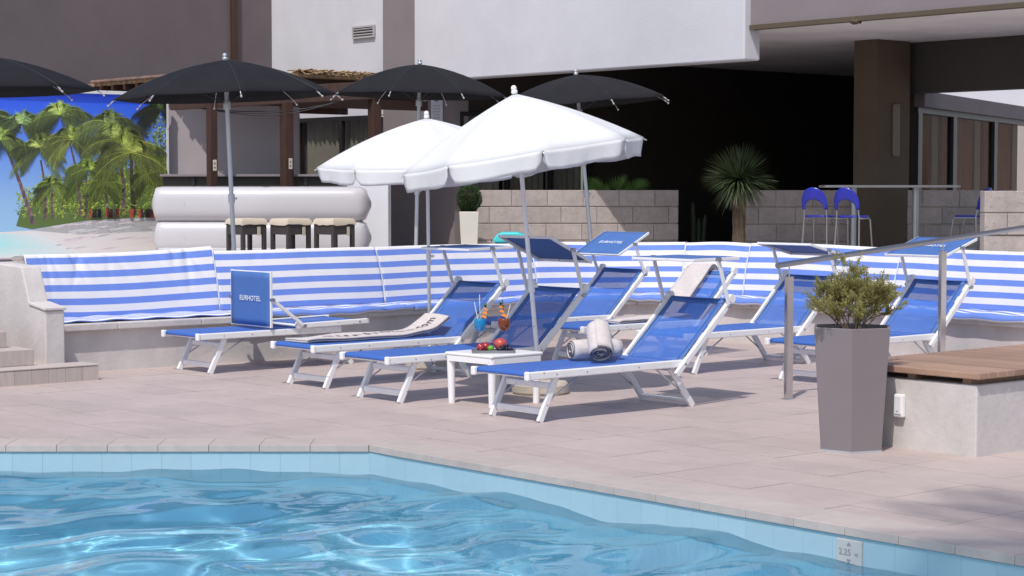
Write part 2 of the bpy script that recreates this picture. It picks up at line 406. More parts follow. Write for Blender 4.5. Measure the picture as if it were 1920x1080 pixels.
for k, (hid, cy, cx, p, isfull) in enumerate(cand):
    c = Vector((cx, cy, 0))
    if not hid and k < 298:
        if isfull and full_me: me = full_me
        else:
            loc = [Mi @ (Vector((*q, 0)) - c) for q in p]
            mb = MB().hexa([v + Vector((0, 0, -TH)) for v in loc], loc); me = mb.mesh('deck_tile')
            bm = bmesh.new(); bm.from_mesh(me); bmesh.ops.recalc_face_normals(bm, faces=bm.faces[:]); bm.to_mesh(me); bm.free()
            if isfull: full_me = me
        o = put('deck_tile', me, 'tile', deck); o.location = c + Vector((0, 0, random.uniform(-.0008, .0008))); o.rotation_euler = (random.uniform(-.0015, .0015), random.uniform(-.0015, .0015), ANG_U + (math.pi if random.random() < .5 and isfull else 0))
    else:
        vs = [Vector((*q, 0)) for q in p]; rest.hexa([v + Vector((0, 0, -TH)) for v in vs], vs)
if rest.v: stuff(rest.build('outer_deck_tiles', 'tile', deck))

# coping stones
cop = struct(bpy.data.objects.new('pool_coping', None)); COL.objects.link(cop)
def coping_stone(q):
    c = sum(q, Vector()) / len(q); b = [v - c for v in q]
    o = MB().hexa([v + Vector((0, 0, -.045)) for v in b], [v + Vector((0, 0, .002)) for v in b]).build('coping_stone', 'coping', cop, bevel=.003)
    o.location = c
SL = .334
for k in range(22):   # far straight edge
    x1 = C0.x - k * SL - (0 if k == 0 else .06) + .0; x0 = C0.x - (k + 1) * SL - .06
    g = .0012
    outer1 = x1 - g
    if k == 0:
        kx = ((VA.dot(C0) + COPW) - VA.y * (Y0 + COPW)) / VA.x
        q = [Vector((x0 + g, Y0 - .02, 0)), Vector((C0.x - .011, Y0 - .02, 0)), Vector((kx - .002, Y0 + COPW, 0)), Vector((x0 + g, Y0 + COPW, 0))]
    else: q = [Vector((x0 + g, Y0 - .02, 0)), Vector((x1 - g, Y0 - .02, 0)), Vector((x1 - g, Y0 + COPW, 0)), Vector((x0 + g, Y0 + COPW, 0))]
    coping_stone(q)
kx = ((VA.dot(C0) + COPW) - VA.y * (Y0 + COPW)) / VA.x; ko = Vector((kx, Y0 + COPW, 0)); t_in = (ko - C0).dot(UA)
for k in range(26):
    a0, a1 = k * SL + .0012, (k + 1) * SL - .0012
    i0, i1 = C0 + UA * a0 - VA * .02, C0 + UA * a1 - VA * .02
    o1 = C0 + UA * a1 + VA * COPW; o0 = C0 + UA * a0 + VA * COPW if k > 0 else ko + UA * .003
    if k == 0: i0 = C0 + UA * .008 - VA * .015
    coping_stone([i0, i1, o1, o0])

m = MB(); q0, q1 = pool_poly(.0, -.004), pool_poly(COPW - .004, -.004)
m.add([q0[0], q0[1], q1[1], q1[0], q0[2], q1[2]], [(0, 1, 2, 3), (1, 4, 5, 2)]); struct(m.build('coping_bed', 'coping', cop))
# basin
pb = pool_poly(0.0); ZF = -2.25
m = MB()
top = [Vector((p.x, p.y, -.046)) for p in pool_poly(.012)]; bot = [Vector((p.x, p.y, ZF)) for p in pool_poly(.012)]
m.add(top + bot, [(i, (i + 1) % 4, 4 + (i + 1) % 4, 4 + i) for i in range(4)] + [(7, 6, 5, 4)])
basin = struct(m.build('pool_basin', 'pool_floor' if 'pool_floor' in MATS else 'pool_tile', fix=False))
# wall tiles of the band above and just under the water
TW = .196; tile_me = {}
def wall_tile(p, d, nrm, w, z0, z1, name='wall_tile'):
    key = (round(w, 3), round(z1 - z0, 3))
    if key not in tile_me: tile_me[key] = MB().box((0, 0, 0), (w - .0009, .010, z1 - z0 - .002)).mesh(name)
    o = put(name, tile_me[key], 'pool_tile', basin); o.cycles.is_caustics_receiver = True; o.location = p + d * (w / 2) + nrm * .004 + Vector((0, 0, (z0 + z1) / 2)); o.rotation_euler = (0, 0, math.atan2(d.y, d.x))
for k in range(24):
    p = Vector((C0.x - .004 - (k + 1) * TW, Y0, 0)); wall_tile(p, Vector((1, 0, 0)), Vector((0, -1, 0)), TW, -.40, -.047)
for k in range(30):
    wall_tile(C0 + UA * (.004 + k * TW), UA, -VA, TW, -.40, -.047)
# water with real waves
rw = random.Random(11); waves = []
for lam, amp, n in ((2.0, .0052, 4), (1.05, .0056, 6), (.66, .0032, 6), (.32, .0007, 5)):
    for _ in range(n):
        a = R(90) + rw.gauss(0, 1.0); l = lam * rw.uniform(.75, 1.3); waves.append((math.cos(a) * 2 * math.pi / l, math.sin(a) * 2 * math.pi / l, rw.uniform(0, 6.28), amp * rw.uniform(.6, 1.2)))
wz = lambda x, y: ZW + sum(a * math.sin(kx_ * x + ky_ * y + ph) for kx_, ky_, ph, a in waves)
m = MB()
import numpy as np
NX, NY = 330, 230
ys = np.linspace(YN + .01, Y0 - .004, NY); 
vs = []
for y in ys:
    xr = (VA.dot(C0) - VA.y * y) / VA.x - .004
    vs.append(np.stack([np.linspace(max(XL + .01, -6.5), xr, NX), np.full(NX, y)], 1))
vs = np.concatenate(vs); z = np.full(len(vs), ZW)
for kx_, ky_, ph, a in waves: z += a * np.sin(kx_ * vs[:, 0] + ky_ * vs[:, 1] + ph)
me = bpy.data.meshes.new('pool_water'); idx = np.arange(NX * NY).reshape(NY, NX)
fc = np.stack([idx[:-1, :-1], idx[:-1, 1:], idx[1:, 1:], idx[1:, :-1]], -1).reshape(-1, 4)
me.from_pydata(np.column_stack([vs, z]).tolist(), [], fc.tolist()); me.update()
water = struct(put('pool_water', me, 'water', smooth=True)); water.cycles.is_caustics_caster = True; basin.cycles.is_caustics_receiver = True; sl.cycles.is_caustics_light = True
m = MB().box(((XL - 6.5) / 2, (YN + Y0) / 2, ZW - .01), (abs(XL + 6.5), Y0 - YN, .002)); struct(m.build('calm_water', 'water'))
# depth plate on the slanted wall
pc = D(1593, 1036, 1); dirp = ray(1593, 1036); tt = (VA.dot(C0) - .014 - 0) / VA.dot(dirp); pc = Vector((0, 0, CAMH)) + dirp * tt
pl = thing('depth_marker', 'small white depth plate reading 2.25 m on the pool wall', 'sign', pc - VA * .0, ANG_U)
MB().box((0, 0, 0), (.16, .012, .13)).build('plate', 'plate_cream', pl, bevel=.004)
for body, size, zz, x in (('2.25', .046, .0, -.025), ('m', .03, -.004, .048)):
    t = put('lettering', text_mesh(body, size), 'plate_ink', pl); t.rotation_euler = (R(90), 0, 0); t.location = (x, -.0072, zz)
for s in (1, -1):
    MB().add([(-.016, -.0075, s * .034), (.016, -.0075, s * .034), (.0, -.0075, s * .053)], [(0, 1, 2)]).build('arrow_mark', 'plate_ink', pl, fix=False)

# ------------------------------------------------------------------ terrace and curved bench
ZT, ZB, ZLIP = .60, 1.04, .45
def normals(line):
    out = []
    for i in range(len(line)):
        d = (line[min(i + 1, len(line) - 1)] - line[max(i - 1, 0)]).normalized(); out.append(Vector((-d.y, d.x, 0)))
    return out
NRM = normals(LINE)
def sweep(name, sec, matn, parent, i0=0, i1=None, bevel=0):
    i1 = len(LINE) - 1 if i1 is None else i1; k = len(sec); m = MB()
    vs = [LINE[i] + NRM[i] * o + Vector((0, 0, z)) for i in range(i0, i1 + 1) for o, z in sec]
    n = i1 - i0 + 1
    fs = [(i * k + j, i * k + (j + 1) % k, (i + 1) * k + (j + 1) % k, (i + 1) * k + j) for i in range(n - 1) for j in range(k)]
    fs += [tuple(range(k)), tuple(range((n - 1) * k, n * k))[::-1]]
    return m.add(vs, fs).build(name, matn, parent, bevel=bevel)
bench = thing('masonry_bench', 'long curved cream masonry bench with stone seat ledge behind the loungers', 'bench', (0, 0, 0))
sweep('bench_wall', [(.07, -.02), (.07, ZLIP - .075), (.60, ZLIP - .075), (.60, -.02)], 'plaster', bench)
for a in range(0, len(LINE) - 1, 4):
    sweep('seat_slab', [(.0, ZLIP - .07), (.0, ZLIP), (.55, ZLIP), (.55, ZLIP - .07)], 'plaster', bench, a, min(a + 4, len(LINE) - 1), bevel=.012)
sweep('back_wall', [(.50, ZLIP + .002), (.64, ZB - .03), (.86, ZB - .03), (.86, .0), (.62, .0), (.602, ZLIP - .08)], 'plaster', bench)
sweep('back_cap', [(.66, ZB - .028), (.66, ZB - .002), (.90, ZB - .002), (.90, ZB - .028)], 'coping', bench)
# terrace slab behind the bench
tl = [LINE[i] + NRM[i] * .84 for i in range(0, len(LINE), 2)]
poly = [Vector((-30, 12.5, ZT)), Vector((-5.9, 17.9, ZT))] + [Vector((p.x, p.y, ZT)) for p in tl] + [Vector((30, 14, ZT)), Vector((60, 90, ZT)), Vector((-60, 90, ZT))]
m = MB(); m.add(poly, [tuple(range(len(poly)))])
ter = struct(m.build('terrace', 'terrace_floor', fix=False))
for pa_, pb_ in ((poly[0], poly[1]), (poly[1], poly[2]), (poly[-4], poly[-3])):
    MB().add([Vector((pa_.x, pa_.y, -.02)), Vector((pb_.x, pb_.y, -.02)), pb_ - Vector((0, 0, .003)), pa_ - Vector((0, 0, .003))], [(0, 1, 2, 3)]).build('retaining_face', 'plaster', ter, fix=False)
# arc length helpers
def at_px(px, off, z):
    for i in range(len(LINE) - 1):
        a, b = LINE[i] + NRM[i] * off + Vector((0, 0, z)), LINE[i + 1] + NRM[i + 1] * off + Vector((0, 0, z))
        xa, xb = px_of(a)[0], px_of(b)[0]
        if xa <= px <= xb: return i + (px - xa) / (xb - xa)
    return 0 if px < 400 else len(LINE) - 1
def lp(t):
    i = min(int(t), len(LINE) - 2); f = t - i
    return LINE[i].lerp(LINE[i + 1], f), NRM[i].lerp(NRM[i + 1], f).normalized()
seams = [30, 397, 703, 993, 1286, 1408, 1693, 2010]
where = ['beside the stepped end wall, wrinkled and sagging', 'behind the lounger with upright sunshade', 'behind the lounger with long flat towel',
         'behind the dark tilted sunshade', 'at the deepest bend of the bench', 'narrow panel just right of the bend', 'behind the potted shrub', 'at the right end of the bench']
STP = .124
for k in range(len(seams) - 1):
    t0, t1 = at_px(seams[k], .62, ZB) + (.05 if k == 0 else .012), at_px(seams[k + 1], .62, ZB) - .012
    p0, p1 = lp(t0)[0], lp(t1)[0]; Lk = (p1 - p0).length; ph = random.uniform(0, 6); nu = max(16, int(Lk * (60 if k == 0 else 30)))
    lift = .045 if k == 0 else 0.0; rr = random.Random(k)
    wr = [(rr.uniform(.1, .95), rr.uniform(.010, .03), rr.uniform(-.25, .25), rr.uniform(.3, .9)) for _ in range(16 if k == 0 else 7)]
    amp = .010 if k == 0 else .004
    def back(u, v, t0=t0, t1=t1, ph=ph, lift=lift, wr=wr, amp=amp, k=k):
        # v 0..1 from the bottom to the top edge, folded over the crest at the end
        b, n = lp(t0 + (t1 - t0) * u)
        zt = ZB + .02 + lift * u ** 3 + .008 * math.sin(5 * u + ph) * (1 if k in (3, 4, 5) else .4)
        w = sum(-d * math.exp(-((u - c - sl_ * (1 - v)) / .016) ** 2) * max(0, v - (1 - ln)) / ln for c, d, sl_, ln in wr)
        if v <= .93:
            s = v / .93; z = ZLIP + .03 + (zt - ZLIP - .03) * s; o = .455 + .165 * s - .045 * math.sin(math.pi * s) * .55
        else:
            s = (v - .93) / .07; z = zt + .004 - .004 * s; o = .62 + .11 * s
        return b + n * (o - w * (.9 if k == 0 else .45) + (.010 if k == 0 else .005) * math.sin(9 * u + ph) * (1 - v) + .003 * math.sin(23 * u + 4 * v + ph)) + Vector((0, 0, (.010 * math.sin(6 * u + ph) - .02) * (1 - v) if k == 0 else .004 * math.sin(7 * u + ph) * (1 - v))) + Vector((0, 0, z))
    c0 = back(.5, 0); root = thing('striped_bench_cover', 'blue and white striped bench cover ' + where[k], 'cover', (c0.x, c0.y, ZLIP), 0, 'striped covers along the bench')
    MB(root.location).grid(back, nu, 30, lambda u, v: (u * Lk, (v * (ZB - ZLIP) / .93) / STP + .46)).build('back_panel', 'stripe_cloth', root, smooth=True, solid=.006, fix=False)
    def seat(u, v, t0=t0, t1=t1, ph=ph, k=k):
        b, n = lp(t0 + (t1 - t0) * u); o = .05 + .42 * (1 - v) if v < .88 else .05 + .42 * .12 * (1 - (v - .88) / .12 * .99)
        z = ZLIP + .028 + .008 * math.sin(14 * u + 7 * v + ph) * math.sin(math.pi * v) + .006 * math.sin(31 * u + ph)
        if v >= .88:
            s = (v - .88) / .12; dr = .0 if k == 0 else .052 + .012 * math.sin(8 * u + ph); o = .05 + .0504 * (1 - s) if k == 0 else max(-.016, .1004 - .1164 * min(1, s * 1.8)); z -= .012 * s ** 2 if k == 0 else dr * max(0, s - .5) * 2
        return b + n * o + Vector((0, 0, z))
    MB(root.location).grid(seat, nu, 34, lambda u, v: (u * Lk, v * .48 / STP * (1.9 if k == 0 else 1.0) + .2)).build('seat_panel', 'stripe_cloth', root, smooth=True, solid=.012, fix=False)
    # piping along the two side hems
    for u in (0.0, 1.0):
        MB(root.location).tube([back(u, v / 12) - Vector((0, 0, 0)) for v in range(12)], .007, 6).build('piping', 'white_canvas', root, smooth=True)

# end wall of the bench, steps and low tiled kerb at the left
P = Vector((-4.13, 16.95, 0)); ew = thing('bench_end_wall', 'cream plastered end wall of the bench with sloping arm, by the steps', 'wall', P)
prof = [(0, -.02), (0, .60), (.30, .64), (.45, .98), (1.05, 1.0), (1.05, -.02)]   # (distance back along -U, z)
b0 = [-UA * a + Vector((0, 0, z)) for a, z in prof]; MB().hexa(b0, [v + VA * .19 for v in b0]).build('wall_body', 'plaster', ew, bevel=.012)
b0 = [-UA * a + Vector((0, 0, z)) for a, z in ((-.012, .603), (.30, .643), (.30, .668), (-.012, .628))]
MB().hexa([v - VA * .012 for v in b0], [v + VA * .202 for v in b0]).build('arm_cap', 'plaster', ew, bevel=.006)
Sx = G(184, 712)
st = thing('garden_steps', 'pale stone-clad steps climbing to the terrace at the left edge', 'steps', Sx)
def stepbox(name, right, front, z0, z1, depth, m='terrace_clad', w=3.0):
    # right: shift of right end along V (negative = left), front: set back along -U
    a = VA * right - UA * front; q = [a, a - VA * w, a - VA * w - UA * depth, a - UA * depth]
    return MB().hexa([v + Vector((0, 0, z0)) for v in q][::-1], [v + Vector((0, 0, z1)) for v in q][::-1]).build(name, m, st, bevel=.006)
mat('terrace_clad', (.47, .40, .37), .6, .12, 5, .1, 30, stretch=(6, 6, .8), rnd=.06)
stepbox('step_block', -.012, .0, -.01, .125, .62)
for k in range(9):
    a = -VA * (.16 * k + (.0 if k == 0 else 0))
    MB().box(a - VA * .08 + UA * .006 + Vector((0, 0, .06)), (.157, .012, .128), ANG_V).build('facing_tile', 'terrace_clad', st)
stepbox('step_cap', .0, -.016, .127, .142, .30); 
stepbox('step', -.50, .22, .143, .285, .9, w=2.6); stepbox('step', -.62, .50, .286, .43, .9, w=2.4); stepbox('step', -.80, .78, .431, .58, 1.2, w=2.2)
gr = tag(MB(off=G(88, 676, .145)).box(G(88, 676, .145) + Vector((0, 0, .004)), (.16, .07, .008), ANG_V).build('drain_grate', 'steel_dull', None, bevel=.002, loc=G(88, 676, .145)), 'small grey drain grate let into the low tiled kerb', 'grate')
stp = D(65, 484, 18.4)
tag(MB().box((0, 0, 0), (.40, .10, .03), .1).build('dark_tray', 'dark_plastic', loc=stp, bevel=.004), 'dark flat strip lying on top of the bench back at far left', 'strip')

# ------------------------------------------------------------------ hotel building
FL = Vector((3.26, 26.4, 0)); UP = Vector((0, 0, 1))
def fr(t, v=0.0, z=0.0): return FL + UA * t + VA * v + UP * z
def prism(name, pts, z0, z1, m, parent, off, bevel=0):
    b = [Vector((p.x, p.y, z0)) for p in pts]; t = [Vector((p.x, p.y, z1)) for p in pts]
    return MB(off).hexa(b, t).build(name, m, parent, bevel=bevel)
HB = fr(-7.0, 0, ZT)
hotel = thing('hotel_building', 'white and taupe hotel with deep shaded ground-floor lounge and overhanging parapet', 'building', HB)
ZS, ZP, ZTOP = 3.90, 3.43, 8.2
prism('parapet', [fr(-7.33, -.12), fr(0, -.12), fr(0, .2), fr(-7.33, .2)], ZP, ZTOP, 'plaster_white', hotel, HB, .02)
prism('upper_band', [fr(.004, 0), fr(15, 0), fr(15, .25), fr(.004, .25)], ZS + .004, ZTOP, 'taupe_light', hotel, HB)
prism('drip_moulding', [fr(.006, -.03), fr(15, -.03), fr(15, .10), fr(.006, .10)], ZS - .06, ZS + .002, 'taupe_column', hotel, HB)
prism('soffit', [fr(-7.3, .21), fr(-.5, .21), Vector((6.25, 29.6, 0)), Vector((8.9, 43, 0)), fr(-7.3, 13)], ZS, ZS + .3, 'soffit', hotel, HB)
prism('soffit', [fr(-.496, .26), fr(15, .26), fr(15, 4.25), Vector((6.26, 29.59, 0))], ZS, ZS + .3, 'soffit', hotel, HB)
# pier of the facade, white wall left of it, taupe wing
pr = Vector((-.95, 31.75, 0)); pl_ = pr - UA * 1.95
prism('facade_pier', [pl_, pr, pr + VA * .3, pl_ + VA * .3], ZT - .02, ZTOP, 'taupe_light', hotel, HB)
w0 = pl_ + VA * .12; w1 = w0 - UA * 3.6
wwin0, wwin1 = w0 - UA * .25, w0 - UA * 2.75
prism('white_wall', [w1, w0 - UA * .002, w0 + VA * .3 - UA * .002, w1 + VA * .3], 2.95, ZTOP, 'plaster_white', hotel, HB)
prism('white_wall', [w1, wwin1, wwin1 + VA * .3, w1 + VA * .3], ZT - .02, 2.948, 'taupe_light', hotel, HB)
lw1 = w1 - VA * 9.0
prism('side_wing', [lw1, w1 - VA * .002, w1 - VA * .002 - UA * .3, lw1 - UA * .3], ZT - .02, ZTOP, 'taupe', hotel, HB)
# interior of the lounge
wv0 = Vector((-.93, 31.82, 0)) + VA * .06
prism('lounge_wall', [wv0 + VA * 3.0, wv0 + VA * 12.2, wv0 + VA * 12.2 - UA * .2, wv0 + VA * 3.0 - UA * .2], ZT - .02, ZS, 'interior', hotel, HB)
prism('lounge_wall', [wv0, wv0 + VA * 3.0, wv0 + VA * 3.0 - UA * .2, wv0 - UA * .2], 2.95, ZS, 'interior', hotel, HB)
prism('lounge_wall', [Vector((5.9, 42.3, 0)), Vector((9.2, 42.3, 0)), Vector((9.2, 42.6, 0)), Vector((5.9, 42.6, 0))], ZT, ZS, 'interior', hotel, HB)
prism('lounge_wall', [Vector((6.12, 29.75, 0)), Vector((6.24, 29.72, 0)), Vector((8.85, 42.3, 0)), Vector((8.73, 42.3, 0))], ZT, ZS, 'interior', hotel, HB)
# shaded pillar with its wall lamp
cc = D(1645, 73, 28.8); cc.z = 0
col_ = [cc, cc + VA * .80, cc + VA * .80 - UA * .44, cc - UA * .44]
prism('pillar', col_, ZT, ZS, 'taupe_column', hotel, HB, .012)
lamp = thing('wall_lamp', 'slim brown half-round wall lamp on the shaded pillar', 'lamp', cc + VA * .44 + UP * 2.55, ANG_V)
MB().box((0, -.012, 0), (.13, .02, .72)).build('back_plate', 'lamp_box', lamp)
m = MB(); pts = [(-.075 + .15 * i / 8, -.022 - .055 * math.sin(math.pi * i / 8)) for i in range(9)]
m.hexa([(x, y, -.39) for x, y in pts], [(x, y, .39) for x, y in pts]); m.build('shade', 'lamp_box', lamp, bevel=.004)
# beam, glazed room at the right
bb = Vector((6.27, 29.35, 0)) - UA * .55
prism('down_beam', [bb, bb + UA * 9, bb + UA * 9 + VA * .3, bb + VA * .3], 3.13, ZS - .003, 'beam_grey', hotel, HB)
g0, gd = Vector((6.22, 29.72, 0)), Vector((.47, .883, 0)).normalized(); gn = Vector((gd.y, -gd.x, 0))
prism('fascia', [g0 + gn * .15, g0 + gd * 8 + gn * .15, g0 + gd * 8 - gn * .2, g0 - gn * .2], 2.93, 3.17, 'taupe', hotel, HB)
prism('glazing_head', [g0 + gn * .05, g0 + gd * 8 + gn * .05, g0 + gd * 8 - gn * .1, g0 - gn * .1], 2.84, 2.928, 'frame_dark', hotel, HB)
for k, a in enumerate((0.02, 2.05, 4.75, 7.5)):
    prism('mullion', [g0 + gd * a + gn * .05, g0 + gd * (a + .22) + gn * .05, g0 + gd * (a + .22) - gn * .06, g0 + gd * a - gn * .06], ZT, 2.838, 'frame_dark', hotel, HB)
for a0, a1 in ((.245, 2.045), (2.275, 4.745), (4.975, 7.495)):
    prism('window_pane', [g0 + gd * a0, g0 + gd * a1, g0 + gd * a1 - gn * .012, g0 + gd * a0 - gn * .012], ZT + .05, 2.836, 'pane_dark', hotel, HB)
    def cur(u, v, a0=a0, a1=a1):
        return g0 + gd * (a0 + (a1 - a0) * u) - gn * (.25 + .035 * math.sin(u * (a1 - a0) * 34)) + UP * (ZT + .03 + 2.25 * v)
    MB(HB).grid(cur, 90, 1).build('drape', 'curtain_brown', hotel, smooth=True, fix=False)
    def cur2(u, v, a0=a0, a1=a1):
        return g0 + gd * (a1 - .42 + .34 * u) - gn * (.19 + .02 * math.sin(u * 20)) + UP * (ZT + .03 + 2.25 * v)
    MB(HB).grid(cur2, 24, 1).build('drape', 'curtain', hotel, smooth=True, fix=False)
rb = g0 + gd * 8 - gn * 3
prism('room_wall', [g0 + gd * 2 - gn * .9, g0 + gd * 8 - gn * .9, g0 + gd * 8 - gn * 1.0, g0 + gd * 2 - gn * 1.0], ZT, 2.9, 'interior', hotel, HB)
prism('room_roof', [g0 + gd * .3 - gn * .21, g0 + gd * 8 - gn * .21, g0 + gd * 8 - gn * 1.2, g0 + gd * 2.2 - gn * 1.2], 2.95, 3.10, 'taupe', hotel, HB)
wb = thing('rear_wing', 'sunlit white wall of a rear wing glimpsed above the glazed room', 'building', (12, 46, ZT))
MB((12, 46, ZT)).box((14, 46.4, 3.2), (14, .5, 5.2), -.12).build('wall_body', 'plaster_white', wb)
prism('coping_strip', [Vector((7, 46.7, 0)), Vector((21, 45.0, 0)), Vector((21, 44.9, 0)), Vector((7, 46.6, 0))], 5.81, 5.95, 'coping', wb, Vector((12, 46, ZT)))

# windows with pale curtains: behind the pergola and under the parapet
def window(p, d, n, width, z0, z1, splits, curtain='curtain', parent=hotel):
    """p left foot, d along the wall, n outward"""
    q = lambda a, o, z: p + d * a + n * o + UP * z
    def slab(name, a0, a1, o0, o1, za, zb, m):
        return MB(HB).hexa([q(a0, o0, za), q(a1, o0, za), q(a1, o1, za), q(a0, o1, za)], [q(a0, o0, zb), q(a1, o0, zb), q(a1, o1, zb), q(a0, o1, zb)]).build(name, m, parent)
    slab('window_head', 0, width, -.03, .05, z1 - .07, z1, 'frame_dark'); slab('window_sill', 0, width, -.03, .07, z0, z0 + .06, 'frame_dark')
    xs = [0] + splits + [width - .07]
    for x in xs: slab('window_stile', x, x + .07, -.03, .05, z0 + .061, z1 - .071, 'frame_dark')
    for x0, x1 in zip(xs, xs[1:]):
        slab('window_pane', x0 + .071, x1 - .001, 0, .012, z0 + .062, z1 - .072, 'pane')
        MB(HB).grid(lambda u, v: q(x0 + .07 + (x1 - x0 - .07) * u, -.16 + .03 * math.sin(u * (x1 - x0) * 40) + .01 * math.sin(u * 17), z0 + .05 + (z1 - z0 - .1) * v), 80, 1).build('curtain', curtain, parent, smooth=True, fix=False)
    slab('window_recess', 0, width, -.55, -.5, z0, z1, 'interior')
window(wwin1, UA, -VA, 2.5, ZT + .9, 2.94, [1.35])
window(wv0, VA, UA, 3.0, ZT, 2.94, [1.02, 2.0])
# vertical brown pipe on the wing and air vent on the white wall
def on_wall(px, py, p, n):
    r_ = ray(px, py); o = Vector((0, 0, CAMH)); t = (p - o).dot(n) / r_.dot(n); return o + r_ * t
pv = on_wall(436, 60, w1 + UA * .001, UA)
pipe = thing('drain_pipe', 'dark brown square pipe running down the taupe wing wall', 'pipe', Vector((pv.x, pv.y, ZT)) + UA * .05, ANG_V)
MB().box((0, 0, 3.8), (.115, .08, 7.6)).build('pipe_body', 'dark_wood', pipe, bevel=.01)
for z in (2.9, 5.0): MB().box((0, .02, z), (.15, .11, .05)).build('bracket', 'dark_wood', pipe)
vc = on_wall(684, 60, w0, VA)
vent = thing('air_vent', 'louvred air vent high on the white facade wall', 'vent', vc - VA * .012, ANG_U)
MB().box((0, 0, 0), (.62, .02, .20)).build('backing', 'frame_dark', vent)
for z in (-.092, .092): MB().box((0, -.018, z), (.64, .03, .03)).build('frame_rail', 'vent', vent)
for x in (-.305, .305): MB().box((x, -.018, 0), (.03, .03, .153)).build('frame_rail', 'vent', vent)
for z in (-.048, 0, .048): MB().box((0, -.022, z), (.575, .02, .02), rot=Matrix.Rotation(R(35), 3, 'X')).build('louvre', 'vent', vent)
# pale shelves and notices deep in the lounge
def back_item(name, label, cat, px, py, Y, size, m, extra=None):
    t = thing(name, label, cat, D(px, py, Y)); MB().box((0, 0, 0), size).build('panel', m, t, bevel=.004); return t
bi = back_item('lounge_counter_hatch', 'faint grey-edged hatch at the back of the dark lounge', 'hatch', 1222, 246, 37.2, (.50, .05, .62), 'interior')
for z in (.33, -.25, -.33): MB().box((0, -.04, z), (.52, .06, .035)).build('edge_strip', 'vent', bi)
bi = back_item('drinks_fridge', 'barely lit dark drinks fridge at the back of the lounge', 'fridge', 1315, 290, 37.6, (.46, .5, 1.25), 'frame_dark')
MB().box((0, -.27, .53), (.42, .02, .13)).build('header_panel', 'lamp_box', bi); MB().box((0, -.27, -.1), (.40, .012, .95)).build('glass_door', 'pane', bi)
bi = back_item('wall_notice', 'small white striped notice glowing faintly in the dark lounge', 'notice', 1404, 214, 37.8, (.10, .02, .22), 'sign_white')
for z in (-.06, -.02, .02, .06): MB().box((0, -.012, z), (.09, .004, .016), rot=Matrix.Rotation(R(25), 3, 'Y')).build('ink_bar', 'sign_ink', bi)

nst = thing('brown_lump', 'small brown lump under the edge of the soffit', 'lump', on_wall(1603, 38, fr(2, -.035), VA) + VA * .03)
rn = random.Random(8); m = MB()
for k in range(9): m.ball((rn.uniform(-.05, .05), rn.uniform(-.02, .02), rn.uniform(-.03, .02)), rn.uniform(.025, .045), 8, 6, 1.2, 1, .8)
m.build('clod', 'bark', nst, smooth=True)
for k in range(8): MB().tube([(rn.uniform(-.05, .05), 0, -.01), (rn.uniform(-.12, .12), rn.uniform(-.04, .0), rn.uniform(-.07, .02))], .004, 4).build('straw', 'reed', nst)
# no smoking notice on the pier
ns = on_wall(820, 205, pr - VA * .006, VA)
sg = thing('no_smoking_notice', 'white notice with no-smoking ring on the taupe pier', 'sign', ns - VA * .01, ANG_U)
MB().box((0, 0, 0), (.30, .012, .62)).build('board', 'sign_white', sg)
def ring(r0, r1, z, n=28): 
    m = MB()
    for i in range(n):
        a, b = 2 * math.pi * i / n, 2 * math.pi * (i + 1) / n
        m.add([(r0 * math.cos(a), -.008, z + r0 * math.sin(a)), (r1 * math.cos(a), -.008, z + r1 * math.sin(a)), (r1 * math.cos(b), -.008, z + r1 * math.sin(b)), (r0 * math.cos(b), -.008, z + r0 * math.sin(b))], [(0, 1, 2, 3)])
    return m
ring(.055, .075, .20).build('ring_mark', 'sign_ink', sg, fix=False)
MB().box((0, -.009, .20), (.115, .002, .016), rot=Matrix.Rotation(R(45), 3, 'Y')).build('slash_mark', 'sign_ink', sg)
MB().box((-.01, -.009, .20), (.07, .002, .014)).build('cigarette_mark', 'sign_ink', sg)
for k in range(5): MB().box((0, -.0085, .06 - .05 * k), (.20 - .03 * (k % 2), .002, .012)).build('text_line', 'vent', sg)

# ------------------------------------------------------------------ block walls on the terrace
def block_wall(label, x0, x1, Y, ztop, bl, bh, seed):
    r_ = random.Random(seed); t = thing('block_wall', label, 'wall', ((x0 + x1) / 2, Y, ZT), 0, 'rough block walls on the terrace'); off = t.location
    nrow = int(round((ztop - ZT) / bh)); dep = .22; cache = {}
    m = MB(off); m.box(((x0 + x1) / 2, Y + dep / 2 + .012, ZT + nrow * bh / 2 - .006), (x1 - x0 - .03, dep - .03, nrow * bh - .012)); m.build('mortar_core', 'concrete', t)
    for rI in range(nrow):
        x = x0 - (bl * .5 if rI % 2 else 0) - r_.uniform(0, .08); z = ztop - (rI + .5) * bh
        while x < x1 - .02:
            a, b = max(x, x0), min(x + bl, x1)
            if b - a > .05:
                k = (round(b - a, 2), r_.randint(0, 2))
                if k not in cache:
                    mb = MB().box((0, 0, 0), (b - a - .004, dep + r_.uniform(-.012, .012), bh - .012)); me = mb.mesh('block'); cache[k] = me
                o = put('block', cache[k], 'block', t, bevel=.008); o.location = Vector(((a + b) / 2, Y + dep / 2 + r_.uniform(-.008, .004), z)) - off
                o.rotation_euler = (r_.uniform(-.006, .006), 0, r_.uniform(-.008, .008) + (math.pi if r_.random() < .5 else 0))
            x += bl
    return t
xa = lambda px, Y: (px - 960) * Y / FPX
block_wall('low concrete-block wall half in sun, crossed by a diagonal shadow edge', xa(893, 30), xa(1272, 30), 30.0, 1.652, .56, .2625, 1)
block_wall('shaded concrete-block wall behind the blue bar stools', xa(1395, 29.3), xa(1905, 29.3), 29.3, 1.652, .56, .2625, 2)
block_wall('sunlit rough concrete-block wall at the far right edge', xa(1845, 22.5), xa(2080, 22.5), 22.5, 1.655, .60, .2625, 3)

